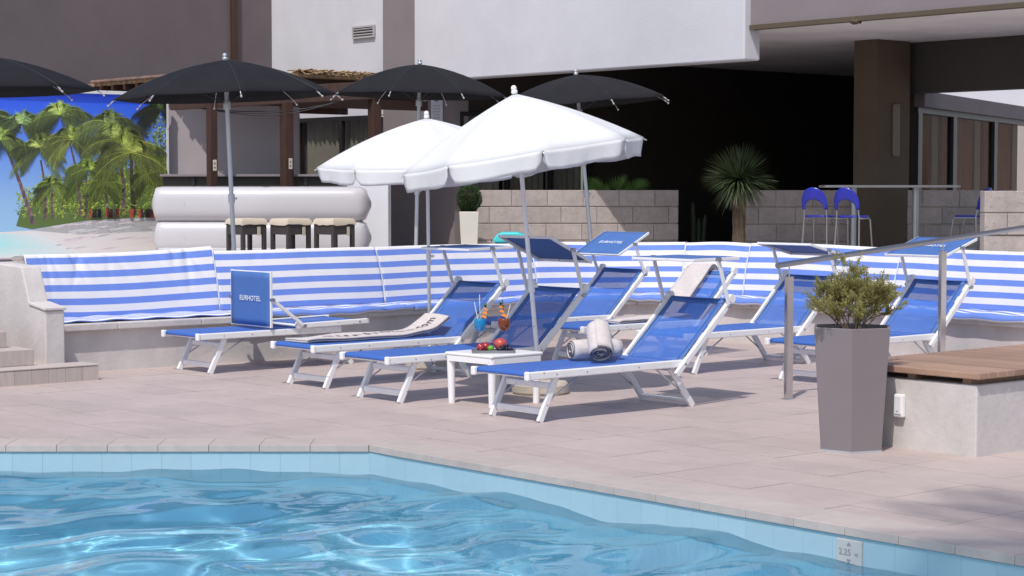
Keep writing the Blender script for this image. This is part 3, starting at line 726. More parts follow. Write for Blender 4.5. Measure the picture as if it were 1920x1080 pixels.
# ------------------------------------------------------------------ pergola bar
pc0 = D(470, 116, 28.6); pc0.z = 0; ZR = 3.28
pg = thing('pergola', 'dark timber pergola with reed roof above the white bar', 'pergola', Vector((pc0.x, pc0.y, ZT)))
off = pg.location
LU, LV = 4.6, 3.3
q = lambda a, b, z: pc0 - UA * a + VA * b + UP * z
def pbar(name, a, b, w, h, m='dark_wood'): return MB(off).bar(a, b, w, h).build(name, m, pg, bevel=.006)
for b in (.12, LV - .1): pbar('long_beam', q(-.1, b, ZR - .12), q(LU, b, ZR - .12), .10, .18)
for a in (.12, LU * .5, LU - .1): pbar('cross_beam', q(a, -.1, ZR - .29), q(a, LV + .1, ZR - .29), .10, .155)
for k in range(12): a = .2 + k * (LU - .3) / 11; pbar('rafter', q(a, -.25, ZR + .02), q(a, LV + .2, ZR + .02), .06, .095)
MB(off).hexa([q(-.15, -.2, ZR + .072), q(LU, -.2, ZR + .072), q(LU, LV + .15, ZR + .072), q(-.15, LV + .15, ZR + .072)], [q(-.15, -.2, ZR + .12), q(LU, -.2, ZR + .12), q(LU, LV + .15, ZR + .12), q(-.15, LV + .15, ZR + .12)]).build('reed_mat', 'reed', pg)
def post(px, Y, w, z1, name='post', m='dark_wood'):
    c = D(px, 350, Y); return MB(off).box((c.x, c.y, (ZT + z1) / 2), (w, w, z1 - ZT), ANG_V).build(name, m, pg, bevel=.006)
pbar('front_beam', D(318, 190, 28.2), D(722, 168, 28.9), .14, .26); 
post(398, 28.15, .12, 2.95); post(433, 30.6, .15, 3.0); post(538, 28.55, .15, 2.95); post(703, 28.9, .15, 3.1)
for px_, y_ in ((403, 310), (545, 307)):
    c = D(px_, y_, 28.02 if px_ < 500 else 28.42); so_ = MB(off).box(c, (.055, .03, .16)).build('socket_plate', 'beige_socket', pg, bevel=.004)
    for z in (-.03, .03): MB().box(c - off + Vector((0, -.018, z)), (.018, .006, .018)).build('socket_hole', 'frame_dark', so_)
rt = random.Random(5)
for k in range(26):   # clay pieces along the left eave
    a = .10 + k * (LU - .3) / 26
    MB(off).box(q(a + .07, -.235, ZR + .142), (.15, .09, .045 + rt.uniform(-.006, .006)), ANG_U).build('eave_tile', 'terracotta', pg, bevel=.012)
for k in range(13):   # reed bundles along the right eave
    b = .85 + k * 1.5 / 13; m = MB(off)
    for _ in range(16):
        s = q(rt.uniform(.0, .25), b + rt.uniform(-.09, .09), ZR + .13 + rt.uniform(0, .05)); e = q(-.22 + rt.uniform(-.08, .08), b + rt.uniform(-.16, .16), ZR + .12 + rt.uniform(-.02, .07))
        m.tube([s, e], .009, 4)
    m.build('reed_bundle', 'reed', pg)
for k in range(3):   # sagging cables below the roof
    a0, a1 = D(320 + 30 * k, 195 + 4 * k, 28.3), D(600 + 20 * k, 200 - 6 * k, 28.6)
    MB(off).tube([a0.lerp(a1, i / 14) - UP * .09 * math.sin(math.pi * i / 14) * (1 + .4 * k) for i in range(15)], .007, 5).build('cable', 'frame_dark', pg, smooth=True)
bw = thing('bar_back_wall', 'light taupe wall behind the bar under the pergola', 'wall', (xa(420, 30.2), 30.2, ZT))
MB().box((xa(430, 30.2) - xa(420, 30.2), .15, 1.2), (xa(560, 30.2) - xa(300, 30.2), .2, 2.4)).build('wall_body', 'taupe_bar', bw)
MB().box((xa(430, 30.2) - xa(420, 30.2), .15, 2.42), (xa(560, 30.2) - xa(300, 30.2) + .04, .26, .035)).build('wall_cap', 'coping', bw)
ct = thing('bar_counter', 'grey back counter with brown edge behind the white bar', 'counter', (xa(478, 29.0), 29.0, ZT))
cw = xa(648, 29.0) - xa(316, 29.0)
MB().box((0, 0, .625), (cw, .5, 1.25)).build('counter_body', 'beam_grey', ct); MB().box((0, -.02, 1.268), (cw + .06, .62, .035)).build('worktop', 'taupe_light', ct, bevel=.004)
for x in (-cw * .33, cw * .3): MB().box((x, -.265, 1.17), (.05, .03, .13)).build('latch', 'frame_dark', ct)
# white inflated-look bar: two stacked rounded tubes in two modules
bar_ = thing('tubular_bar', 'white glossy bar of two stacked round tubes with three stools before it', 'bar', (xa(485, 27.2), 27.2, ZT)); off = bar_.location
def barrel(z, rad, xl, xr, seam, ycurve, sq):
    xs = []; n = 40
    for i in range(n + 1):
        u = i / n; x = xl + (xr - xl) * u
        e = min((x - xl) / .13, (xr - x) / .20, 1.0); e = max(e, 0); rr = rad * (max(.02, 1 - (1 - e) ** 2.6)) ** .5
        rr *= 1 - .022 * math.exp(-((x - seam) / .02) ** 2)
        xs.append((x, rr))
    return [Vector((x, 27.2 + ycurve(x) + rad, z)) for x, _ in xs], [r_ for _, r_ in xs]
xl, xr, xs_ = xa(277, 27.2), xa(693, 27.2), xa(495, 27.2); xs2 = xa(345, 27.2)
yc = lambda x: .10 * abs(x - xs_) / 1.6
for z, xl_, nm in ((1.448, xl, 'upper_tube'), (.968, xl + .02, 'lower_tube'), (.72, xl + .05, 'foot_tube')):
    pts, rs = barrel(z, .247 if nm != 'foot_tube' else .2, xl_, xr, xs_, yc, 0); mbt = MB(off); sp = lambda c: math.copysign(abs(c) ** .66, c)
    vs_ = [p + Vector((0, sp(math.cos(2 * math.pi * j / 48)) * r_ * 1.0, sp(math.sin(2 * math.pi * j / 48)) * r_ * (1.03 if nm != 'foot_tube' else 1))) for p, r_ in zip(pts, rs) for j in range(48)]
    mbt.add(vs_, [(i * 48 + j, i * 48 + (j + 1) % 48, (i + 1) * 48 + (j + 1) % 48, (i + 1) * 48 + j) for i in range(len(pts) - 1) for j in range(48)] + [tuple(range(48)), tuple(range((len(pts) - 1) * 48, len(pts) * 48))]); mbt.build(nm, 'bar_white', bar_, smooth=True)
for z in (1.448, .968): MB(off).tube([Vector((xs2 + .004 * math.cos(a) * 0, 27.2 + yc(xs2) + .247 - .2485 * math.cos(a), z + .2485 * math.sin(a))) for a in [R(-80) + R(160) * i / 16 for i in range(17)]], .004, 5).build('seam_bead', 'bar_white', bar_, smooth=True)
ben = thing('bar_end_wall', 'white rendered block at the right end of the bar', 'wall', (xa(690, 28.3), 28.3, ZT))
MB().box((0, .3, .62), (xa(727, 28.3) - xa(650, 28.3), .6, 1.24)).build('wall_body', 'white_paint', ben, bevel=.01); MB().box((0, .3, 1.256), (xa(727, 28.3) - xa(650, 28.3) + .03, .62, .03)).build('wall_cap', 'plaster_white', ben)
# covered wicker stools
for k, px_ in enumerate((462, 545, 627)):
    s = thing('wicker_stool', ('dark wicker bar stool with cream seat cover, left of the three, behind the umbrella pole', 'dark wicker bar stool with cream seat cover, middle of the three', 'dark wicker bar stool with cream seat cover, right of the three')[k], 'stool', (xa(px_, 26.0), 26.0, ZT), R(42 + 3 * k), 'wicker stools at the white bar')
    S = .195
    for sx in (-1, 1):
        for sy in (-1, 1): MB().box((sx * (S - .025), sy * (S - .025), .29), (.05, .05, .58)).build('leg', 'wicker', s)
    for sx in (-1, 1):
        MB().box((sx * (S - .018), 0, .52), (.03, 2 * S - .10, .13)).build('apron', 'wicker', s); MB().box((0, sx * (S - .018), .52), (2 * S - .10, .03, .13)).build('apron', 'wicker', s)
        MB().box((0, sx * (S - .02), .18), (2 * S - .10, .03, .03)).build('footrest', 'wicker', s)
    MB().box((0, 0, .60), (2 * S - .004, 2 * S - .004, .05)).build('seat', 'wicker', s)
    m = MB(); n = 24; rr = random.Random(k + 3)
    rim = [(max(-1, min(1, 1.42 * math.cos(2 * math.pi * i / n))), max(-1, min(1, 1.42 * math.sin(2 * math.pi * i / n)))) for i in range(n)]
    lo = [(x * (S + .012), y * (S + .012), .60 - .012 + rr.uniform(-.014, .012)) for x, y in rim]; mid = [(x * (S + .008), y * (S + .008), .64) for x, y in rim]; tp = [(x * (S - .02), y * (S - .02), .672) for x, y in rim]
    m.add(lo + mid + tp + [(0, 0, .678)], [(i, (i + 1) % n, n + (i + 1) % n, n + i) for i in range(n)] + [(n + i, n + (i + 1) % n, 2 * n + (i + 1) % n, 2 * n + i) for i in range(n)] + [(2 * n + i, 2 * n + (i + 1) % n, 3 * n) for i in range(n)])
    m.build('seat_cover', 'cream_cloth', s, smooth=40)
    MB().box((S * .3, -S - .017, .50), (.05, .006, .12)).build('tie_strap', 'cream_cloth', s)

# ------------------------------------------------------------------ beach mural (a flat print on a panel)
mr1 = D(315, 178, 30.0); ztop = mr1.z; mr1.z = 0; mdir = VA.copy(); W_ = 3.9; mr0 = mr1 - mdir * W_
mu = thing('beach_mural', 'printed panel of palms and white beach in a pale frame', 'mural', Vector((mr0.x, mr0.y, ZT))); off = mu.location
mn = UA.copy()   # faces the camera
def wall_uv(px, py):
    p = on_wall(px, py, mr1, mn); return (p - mr0).dot(mdir), p.z
prism('panel', [mr0, mr1, mr1 - mn * .06, mr0 - mn * .06], ZT + .05, ztop, 'sign_white', mu, off)
for a, b in ((mr1 + mn * .012, mr1 - mdir * .035 + mn * .012),):
    prism('frame_rail', [a, b, b - mn * .09, a - mn * .09], ZT, ztop + .02, 'white_frame', mu, off)
MB(off).bar(mr0 + UP * (ztop + .004) + mn * .0, mr1 - mdir * .04 + UP * (ztop + .004), .09, .05).build('frame_rail', 'white_frame', mu)
pr_ = MB(off); lay = [0]; rp = random.Random(21)
def pt(px, py): 
    a, z = wall_uv(px, py); a = max(.002, min(W_ - .038, a)); z = max(ZT + .055, min(ztop - .024, z)); return mr0 + mdir * a + UP * z + mn * (.002 + lay[0] * .00022)
def ink(pxs, cols):
    n = len(pr_.v); pr_.v += [pt(*p) - off for p in pxs]; pr_.f.append(tuple(range(n, n + len(pxs))))
    br = lambda c: tuple(min(.9, v * 1.7 + .02) for v in c)
    for i in range(len(pxs)): pr_.col[n + i] = br(cols[i] if isinstance(cols, list) else cols)
def band(x0, x1, rows):   # vertical gradient rows [(y, colour)]
    for (ya, ca), (yb, cb) in zip(rows, rows[1:]): ink([(x0, ya), (x1, ya), (x1, yb), (x0, yb)], [lin(*ca), lin(*ca), lin(*cb), lin(*cb)])
band(-80, 318, [(150, (22, 60, 200)), (210, (38, 84, 226)), (300, (92, 128, 232)), (380, (120, 156, 240)), (445, (128, 165, 238))])
lay[0] = 1
ink([(-80, 440), (60, 432), (160, 410), (230, 402), (318, 400), (318, 520), (-80, 520)], lin(206, 186, 184))
ink([(60, 432), (160, 410), (318, 402), (318, 432), (150, 440)], lin(216, 202, 204))
lay[0] = 2
band2 = [(438, (116, 186, 214)), (452, (110, 200, 222)), (470, (150, 205, 225)), (500, (200, 195, 205))]
for (ya, ca), (yb, cb) in zip(band2, band2[1:]): ink([(-80, ya), (70 + (ya - 438) * 2.2, ya), (70 + (yb - 438) * 2.2, yb), (-80, yb)], [lin(*ca), lin(205, 194, 200), lin(205, 194, 200), lin(*cb)])
for _ in range(60):
    x, y = rp.uniform(90, 290), rp.uniform(412, 470); wd = rp.uniform(8, 40); c = rp.choice([(206, 188, 188), (222, 210, 212), (200, 178, 182), (190, 172, 182)]); ink([(x, y), (x + wd, y - wd * .16), (x + wd * 1.1, y - wd * .16 + 1.2), (x + wd * .1, y + 1.4)], lin(*c))
lay[0] = 3
def leafmass(x0, x1, y0, y1, n, dark):
    for _ in range(n):
        x, y = rp.uniform(x0, x1), rp.uniform(y0, y1); a = rp.uniform(0, 6.28); l = rp.uniform(3, 9); k = rp.random() * dark + rp.random() * (1 - dark) * .3
        c = (int(165 - 120 * k), int(185 - 125 * k), int(70 - 35 * k)); ink([(x, y), (x + l * math.cos(a) - 1.2 * math.sin(a), y + l * math.sin(a) + 1.2 * math.cos(a)), (x + l * 1.3 * math.cos(a), y + l * 1.3 * math.sin(a)), (x + l * math.cos(a) + 1.2 * math.sin(a), y + l * math.sin(a) - 1.2 * math.cos(a))], lin(*c))
ink([(30, 424), (40, 390), (75, 360), (120, 350), (200, 330), (318, 290), (318, 404), (160, 414), (60, 430)], lin(74, 92, 44))
lay[0] = 4; leafmass(34, 316, 352, 404, 1100, .85); leafmass(160, 316, 270, 360, 900, .7); leafmass(80, 170, 330, 390, 420, .8); leafmass(280, 318, 185, 330, 420, 1.0)
def trunk(x0, y0, x1, y1, bend, wd=5, c=(92, 76, 74)):
    lay[0] += 1; n = 10; prev = None
    for i in range(n + 1):
        u = i / n; x = x0 + (x1 - x0) * u + bend * math.sin(math.pi * u); y = y0 + (y1 - y0) * u; h = wd * (1 - .45 * u) / 2
        if prev: s = rp.uniform(.75, 1.15); ink([(prev[0] - prev[2], prev[1]), (prev[0] + prev[2], prev[1]), (x + h, y), (x - h, y)], [lin(c[0] * s * .7, c[1] * s * .7, c[2] * s * .7), lin(c[0] * s * 1.25, c[1] * s * 1.2, c[2] * s * 1.2)] * 2)
        prev = (x, y, h)
def frond(x, y, ang, L, droop, c):
    pts = []; N_ = 18
    for i in range(N_ + 1):
        u = i / N_; pts.append((x + L * (u - .18 * u * u) * math.cos(ang), y - L * u * math.sin(ang) + droop * L * u * u))
    for i in range(1, N_ + 1):
        (xa_, ya_), (xb_, yb_) = pts[i - 1], pts[i]; tx, ty = xb_ - xa_, yb_ - ya_; n = math.hypot(tx, ty) or 1; tx, ty = tx / n, ty / n; u = i / N_
        ll = L * .30 * math.sin(math.pi * min(1, u * .8 + .16)) + 1.5
        for s in (-1, 1):
            for k in range(2):
                ox, oy = xa_ + tx * n * k / 2, ya_ + ty * n * k / 2; dx, dy = tx * .8 - ty * s * .55, ty * .8 + tx * s * .55 + .5; l = ll * rp.uniform(.75, 1.1); up_ = dy < .45; g = rp.uniform(.75, 1.25) * (1.12 if up_ else .62)
                cc_ = lin(*(min(255, v * g) for v in c)); ink([(ox, oy), (ox + tx * 1.9, oy + ty * 1.9), (ox + dx * l, oy + dy * l)], cc_)
        ink([(xa_, ya_ - .5), (xb_, yb_ - .5), (xb_, yb_ + .5), (xa_, ya_ + .5)], lin(min(255, c[0] * 1.2), min(255, c[1] * 1.15), c[2]))
def palm(x, y, Rr, n=13, c=(140, 165, 62)):
    order = list(range(n)); rp.shuffle(order)
    for k in order:
        lay[0] += .3; a = -.75 + 4.65 * (k + rp.uniform(.1, .9)) / n; up_ = math.sin(a)
        frond(x, y, a, Rr * rp.uniform(.85, 1.2), rp.uniform(.35, .6) + .35 * max(0, up_), (lambda f_: tuple(v * f_ for v in c))(rp.uniform(.42, 1.08)))
trunk(62, 420, 5, 262, 3, 9, (98, 80, 84)); trunk(84, 412, 76, 300, 4, 6); trunk(98, 410, 100, 330, -2, 5); trunk(150, 405, 128, 260, 6, 6); trunk(160, 408, 158, 300, 3, 6); trunk(230, 402, 214, 268, 8, 8); trunk(252, 402, 246, 282, -2, 9, (60, 50, 46)); trunk(200, 404, 190, 330, 4, 5)
palm(-22, 222, 70, 17, (128, 150, 84)); palm(40, 232, 66, 17, (118, 145, 84)); palm(2, 262, 58, 16, (140, 165, 78)); palm(112, 216, 72, 18, (140, 164, 78)); palm(74, 276, 62, 17, (150, 172, 84)); palm(132, 262, 62, 14, (156, 172, 78)); palm(300, 205, 60, 16, (58, 72, 36)); palm(205, 232, 78, 15, (134, 154, 84)); palm(225, 262, 80, 14, (148, 164, 80)); palm(95, 345, 40, 13, (150, 176, 76)); palm(165, 318, 56, 16, (150, 178, 74)); palm(285, 325, 50, 15, (138, 156, 66)); palm(195, 345, 44, 13, (150, 176, 70)); palm(243, 286, 92, 20, (158, 174, 74))
lay[0] += 1; leafmass(120, 300, 385, 403, 80, .9)
for _ in range(22):
    x = rp.uniform(165, 285); ink([(x, 392), (x + rp.uniform(3, 9), 392), (x + rp.uniform(3, 9), 408), (x, 408)], lin(*rp.choice([(40, 34, 40), (60, 50, 48), (150, 60, 50), (30, 30, 34)])))
pr_.build('printed_picture', 'print', mu, fix=False)

# ------------------------------------------------------------------ umbrellas
def umbrella(name, label, cat, base, apex, Rr, dome, ext, canvas, group, val=0.0, pr=.02, polem='alu', tips=False, phase=0., foot=None, vary=1, knuckle=None, cone=.3):
    base, apex = Vector(base), Vector(apex); root = thing(name, label, cat, base, 0, group); A = apex - base; ax = A.normalized()
    cx = (ax + Vector(ext)).normalized(); Q = Vector((0, 0, 1)).rotation_difference(cx).to_matrix(); rr = random.Random(vary); n = 8
    def S(r, ang, sag=0):     # point on canopy; r 0..1
        z = -dome * (cone * r + (1 - cone) * r ** 2.0) - sag
        return A + Q @ Vector((Rr * r * math.cos(ang), Rr * r * math.sin(ang), z))
    def P(k, u, r):
        a0, a1 = phase + 2 * math.pi * k / n, phase + 2 * math.pi * (k + 1) / n
        p, q_ = S(r, a0), S(r, a1); s = math.sin(math.pi * u); mid = p.lerp(q_, u)
        inward = (A - mid); inward.z = 0
        return mid - cx * (.030 * s * r * (1.2 - r)) * Rr + inward * (.035 * s * r ** 3)
    m = MB()
    for k in range(n): m.grid(lambda u, v: P(k, u, .02 + .98 * v), 8, 9)
    o = m.build('canopy', canvas, root, smooth=True, solid=.004, fix=False)
    bm = bmesh.new(); bm.from_mesh(o.data); bmesh.ops.remove_doubles(bm, verts=bm.verts[:], dist=.001); bmesh.ops.recalc_face_normals(bm, faces=bm.faces[:]); bm.to_mesh(o.data); bm.free()
    for k in range(n):
        a0 = phase + 2 * math.pi * k / n
        MB().tube([S(.05 + .97 * i / 8, a0) - cx * .014 for i in range(9)], .005, 5).build('rib', polem, root, smooth=True)
        hub = A - cx * (dome + .08); MB().tube([hub + (S(.5, a0) - cx * .3 - hub) * .0 + Q @ Vector((.025 * math.cos(a0), .025 * math.sin(a0), 0)), S(.52, a0) - cx * .02], .004, 5).build('stretcher', 'frame_dark' if tips else polem, root)
        if tips:
            MB().tube([S(.04 + .95 * i / 8, a0) + cx * .003 for i in range(9)], .0022, 4).build('seam', 'dark_plastic', root)
            e = S(1.0, a0); d = (S(1, a0) - S(.9, a0)).normalized()
            m2 = MB().tube([e - d * .02 - cx * .016, e + d * .055 - cx * .035], .006, 5); m2.ball(e + d * .06 - cx * .036, .013, 8, 6); m2.build('rib_tip', 'vent', root, smooth=True)
    if val:
        for k in range(n):
            w1_, w2_ = rr.uniform(.2, 1), rr.uniform(0, 6)
            def V(u, v):
                p = P(k, .012 + .976 * u, 1.0); e_ = min(u, 1 - u); sc = (.55 + .45 * min(1, e_ / .07) ** .6) * (1 + .05 * math.sin(u * 7 + w2_))
                out = (p - A); out.z = 0; out.normalize()
                return p + Vector((0, 0, -val * v * sc)) + out * ((.010 * math.sin(9 * u * w1_ + w2_) + .006 * math.sin(31 * u + w2_)) * v - .020 * v * (1 - min(1, e_ / .12)))
            MB().grid(V, 16, 5).build('valance_flap', canvas, root, smooth=True, solid=.003, fix=False)
    top = A + cx * .0
    MB().tube([Vector((0, 0, .0)), A * .5, A - ax * .01], pr, 14).build('pole', polem, root, smooth=40)
    fin = MB(); fin.lathe([(.028, 0), (.034, .02), (.030, .035), (.024, .04), (.030, .055), (.024, .078), (.008, .088)], (0, 0, 0), 14)
    for i in range(len(fin.v)): fin.v[i] = A + Q @ (fin.v[i] * (.95 if tips else .8))
    fin.build('finial', 'alu' if tips else 'white_plastic', root, smooth=35)
    hubm = MB(); hubm.tube([A - cx * (dome + .14), A - cx * (dome + .05)], pr * 1.7, 12); hubm.build('runner', polem, root, smooth=40)
    if knuckle:
        c = A * knuckle; MB().tube([c - ax * .05, c + ax * .05], pr * 1.45, 14).build('pole_joint', polem, root, smooth=40)
        MB().tube([c + Vector((pr, 0, 0)), c + Vector((pr + .035, -.01, 0))], .012, 8).build('locking_knob', polem, root, smooth=40)
    if foot == 'concrete':
        MB().lathe([(.22, 0), (.235, .02), (.235, .075), (.215, .10), (.05, .11), (.04, .15)], (0, 0, 0), 28).build('base', 'concrete', root, smooth=35)
    else: MB().lathe([(.20, 0), (.20, .03), (.05, .045), (.04, .2)], (0, 0, 0), 20).build('base', 'steel_dull', root, smooth=35)
    return root
b = Vector((.235, 15.75, 0)); ap = D(965, 176, 15.75)
umbrella('white_parasol', 'front white parasol leaning left over the side table, scalloped valance', 'parasol', b, ap, 1.01, .51, (-.068, 0, 0), 'white_canvas', 'white parasols', .15, .019, 'white_frame', phase=R(-82), foot='concrete', vary=2, knuckle=.36, cone=.72)
b = Vector((xa(806, 17.95), 17.95, 0)); ap = D(800, 222, 17.95)
umbrella('white_parasol', 'white parasol half hidden behind the front one, upright thin pole', 'parasol', b, ap, 1.04, .42, (-.02, -.06, 0), 'white_canvas', 'white parasols', .135, .016, 'white_frame', phase=R(-82), foot='concrete', vary=3, knuckle=.45, cone=.55)
for lab, bx, apx, apy, Y, Rr, ph in (('black umbrella cut by the left edge above the mural', -30, -45, 103, 22.0, 1.36, 10), ('black umbrella in front of the white bar, leaning grey pole', 441, 422, 113, 22.0, 1.28, -75),
                             ('black umbrella between the bar and the white parasols', 779, 787, 121, 26.0, 1.21, -60), ('black umbrella furthest right, in front of the dark lounge', 1112, 1080, 141, 26.6, 1.28, -72)):
    umbrella('black_umbrella', lab, 'umbrella', Vector((xa(bx, Y), Y, ZT)), D(apx, apy, Y), Rr, .42, (0, 0, 0), 'black_canvas', 'black umbrellas on the terrace', 0, .026, 'alu', tips=True, phase=R(ph), knuckle=.38)

# ------------------------------------------------------------------ sun loungers
LW = .60; DIRV = VA
EUR = text_mesh('EURHOTEL', .068, .0008, 0, 1.08)
def lounger(label, foot, mode='up', ang=43, canopy=None, txt=False, seed=0):
    """local x runs from the foot end to the head, y from the near rail to the far rail"""
    rr = random.Random(seed); foot = Vector((foot[0], foot[1], 0)); r = thing('sun_lounger', label, 'sun lounger', foot, ANG_V, 'blue sun loungers on the pool deck'); W = LW
    zr = .345
    for y in (0, W):
        MB().bar((-.13, y, zr), (1.43, y, zr), .034, .058).build('side_rail', 'white_frame', r, bevel=.008)
        MB().box((-.148, y, zr), (.034, .046, .066)).build('end_cap', 'white_plastic', r, bevel=.01)
        for x in (.12, .42, .95): MB().tube([(x, y - .019, zr), (x, y + .019, zr)], .006, 8).build('rivet', 'steel_dull', r)
        MB().bar((-.005, y + (.034 if y == 0 else -.034), 0), (.165, y + (.034 if y == 0 else -.034), zr - .004), .030, .052).build('leg', 'white_frame', r, bevel=.007)
        yy = y + (.036 if y == 0 else -.036)
        MB().tube([(.07, yy, .14), (.40, yy, zr - .02)], .0065, 6).build('brace', 'alu', r, smooth=True)
        MB().bar((1.585, yy, 0), (1.335, yy, zr - .03), .030, .052).build('leg', 'white_frame', r, bevel=.007)
        MB().tube([(1.50, yy, .10), (1.16, yy, zr - .02)], .0065, 6).build('brace', 'alu', r, smooth=True)
    MB().bar((.035, .055, .075), (.035, W - .055, .075), .028, .048).build('crossbar', 'white_frame', r, bevel=.007)
    MB().bar((.125, .055, .255), (.125, W - .055, .255), .026, .044).build('crossbar', 'white_frame', r, bevel=.007)
    MB().bar((1.545, .055, .05), (1.545, W - .055, .05), .022, .03).build('crossbar', 'white_frame', r, bevel=.006)
    MB().tube([(-.11, .0, zr + .004), (-.11, W, zr + .004)], .022, 10).build('front_tube', 'white_frame', r, smooth=True)
    MB().tube([(1.36, .0, zr), (1.36, W, zr)], .016, 8).build('rear_tube', 'white_frame', r, smooth=True)
    def seat(u, v):
        y = .012 + (W - .024) * v
        if u < .10: a = math.pi * (1 - u / .10) * .62; return Vector((-.11 - .026 * math.sin(a), y, zr + .004 + .026 * math.cos(a)))
        s = (u - .10) / .90; x = -.11 + 1.45 * s
        return Vector((x, y, zr + .030 - .010 * math.sin(math.pi * v) * math.sin(math.pi * s) ** .5))
    MB().grid(seat, 36, 10).build('seat_fabric', 'blue_mesh', r, smooth=True, solid=.003, fix=False)
    # backrest
    if mode == 'up': bx, bz, L = 1.33, .262, .86; a = R(ang)
    else: bx, bz, L = 1.74, .412, .84; a = R(181)
    e = Vector((math.cos(a), 0, math.sin(a))); nb = Vector((-math.sin(a), 0, math.cos(a))); B = Vector((bx, 0, bz))
    if mode != 'up': nb = Vector((0, 0, 1))
    q_ = lambda s, y, o=0: B + e * s + nb * o + Vector((0, y, 0))
    for y in (-.004 if mode == 'up' else .0, W + .004):
        yo = -.03 if y < .1 else .03
        MB().bar(q_(-.0, y + yo), q_(L, y + yo), .030, .050, up=nb).build('back_rail', 'white_frame', r, bevel=.008)
        MB().tube([q_(L - .03, y + yo * 1.0 - .02, .012), q_(L - .03, y + yo + .02, .012)], .034, 12).build('knuckle', 'white_plastic', r, smooth=40)
        MB().tube([q_(.12, y + yo - .022), q_(.12, y + yo + .022)], .009, 8).build('pivot_bolt', 'steel_dull', r)
    MB().tube([q_(L - .045, 0), q_(L - .045, W)], .014, 8).build('back_tube', 'white_frame', r, smooth=True)
    MB().tube([q_(.10, 0), q_(.10, W)], .014, 8).build('back_tube', 'white_frame', r, smooth=True)
    MB().grid(lambda u, v: q_(.10 + (L - .145) * u, .004 + (W - .008) * v, .016 - .022 * math.sin(math.pi * v) * math.sin(math.pi * u) ** .6), 14, 10).build('back_fabric', 'blue_mesh_back', r, smooth=True, solid=.003, fix=False)
    MB().grid(lambda u, v: q_(L - .10 + .056 * u, .004 + (W - .008) * v, .021 - .01 * math.sin(math.pi * v)), 3, 8).build('top_hem', 'blue_canvas', r, smooth=True, solid=.003, fix=False)
    for v0 in (.004, W - .054): MB().grid(lambda u, v: q_(.10 + (L - .145) * u, v0 + .05 * v, .019 - .006 * math.sin(math.pi * u)), 10, 2).build('side_hem', 'blue_canvas', r, smooth=True, solid=.003, fix=False)
    if canopy:
        cxx, cz, th, CL = canopy; th = R(th); ex = Vector((math.cos(th), 0, math.sin(th))); en = Vector((-math.sin(th), 0, math.cos(th))); C = Vector((cxx, 0, cz)); CW = LW + .06
        cq = lambda s, y, o=0: C + ex * s + en * o + Vector((0, y - .03, 0))
        can = MB().grid(lambda u, v: cq(-CL / 2 + CL * u, CW * v, .012 - .006 * math.sin(math.pi * u) * math.sin(math.pi * v)), 8, 8).build('sunshade', 'blue_canvas', r, smooth=True, solid=.003, fix=False)
        for y in (0, CW): MB().bar(cq(-CL / 2 - .012, y), cq(CL / 2 + .012, y), .018, .026, up=en).build('sunshade_rail', 'white_frame', r, bevel=.004)
        for s in (-CL / 2, CL / 2): MB().bar(cq(s, .01), cq(s, CW - .01), .018, .022, up=en).build('sunshade_rail', 'white_frame', r, bevel=.004)
        pv = q_(L - .10, 0) if mode == 'up' else q_(L - .07, 0)
        for y in (-.055, LW + .055):
            p0 = Vector((pv.x, y, pv.z)); p1 = Vector((cxx, y, cz)) if mode == 'up' else C + Vector((0, y, .0))
            MB().bar(p0, p1, .018, .034, up=(1, 0, 0)).build('sunshade_arm', 'white_frame', r, bevel=.006)
            for c in (p0, p1): MB().tube([c + Vector((0, -.024, 0)), c + Vector((0, .024, 0))], .017, 10).build('arm_bolt', 'steel_dull', r, smooth=40)
        if txt:
            t = put('lettering', EUR, 'letter', r); X, Y_, Z = Vector((0, -1, 0)), ex, en
            M = Matrix((X, Y_, Z)).transposed().to_4x4(); M.translation = cq(0.0, CW / 2, .0165); t.matrix_local = M
    return r
GP = lambda px, py: (G(px, py).x, G(px, py).y)
LB = {
 'a': lounger('leftmost lounger, backrest folded flat and lettered sunshade standing upright', GP(398, 702), 'flat', canopy=(.62, .655, 90, .50), txt=True, seed=1),
 'b': lounger('lounger with a long lettered towel spread on its seat', GP(615, 730), canopy=(1.76, 1.145, 1.5, .50), seed=2),
 'c': lounger('half shaded lounger behind the fruit table, sunshade tilted up', GP(755, 757), canopy=(1.76, 1.17, -25, .50), ang=44, seed=3),
 'd': lounger('front lounger with two rolled towels on its blue seat', GP(1018, 793), canopy=(1.77, 1.135, .5, .50), ang=42, seed=4),
 'e': lounger('rear lounger under a tilted lettered blue sunshade near the block wall', (-.07, 18.93), canopy=(1.74, 1.10, 27, .48), txt=True, seed=5),
 'f': lounger('rear lounger without sunshade, towel draped over its backrest', (.78, 18.23), ang=44, seed=6),
 'g': lounger('lounger behind the handrail post, sunshade seen from below', GP(1307, 702), canopy=(1.76, 1.09, -13, .50), seed=7),
 'h': lounger('rightmost lounger behind the potted shrub with lettered sunshade', (2.74, 16.4), canopy=(1.76, 1.14, 17, .50), txt=True, seed=8)}

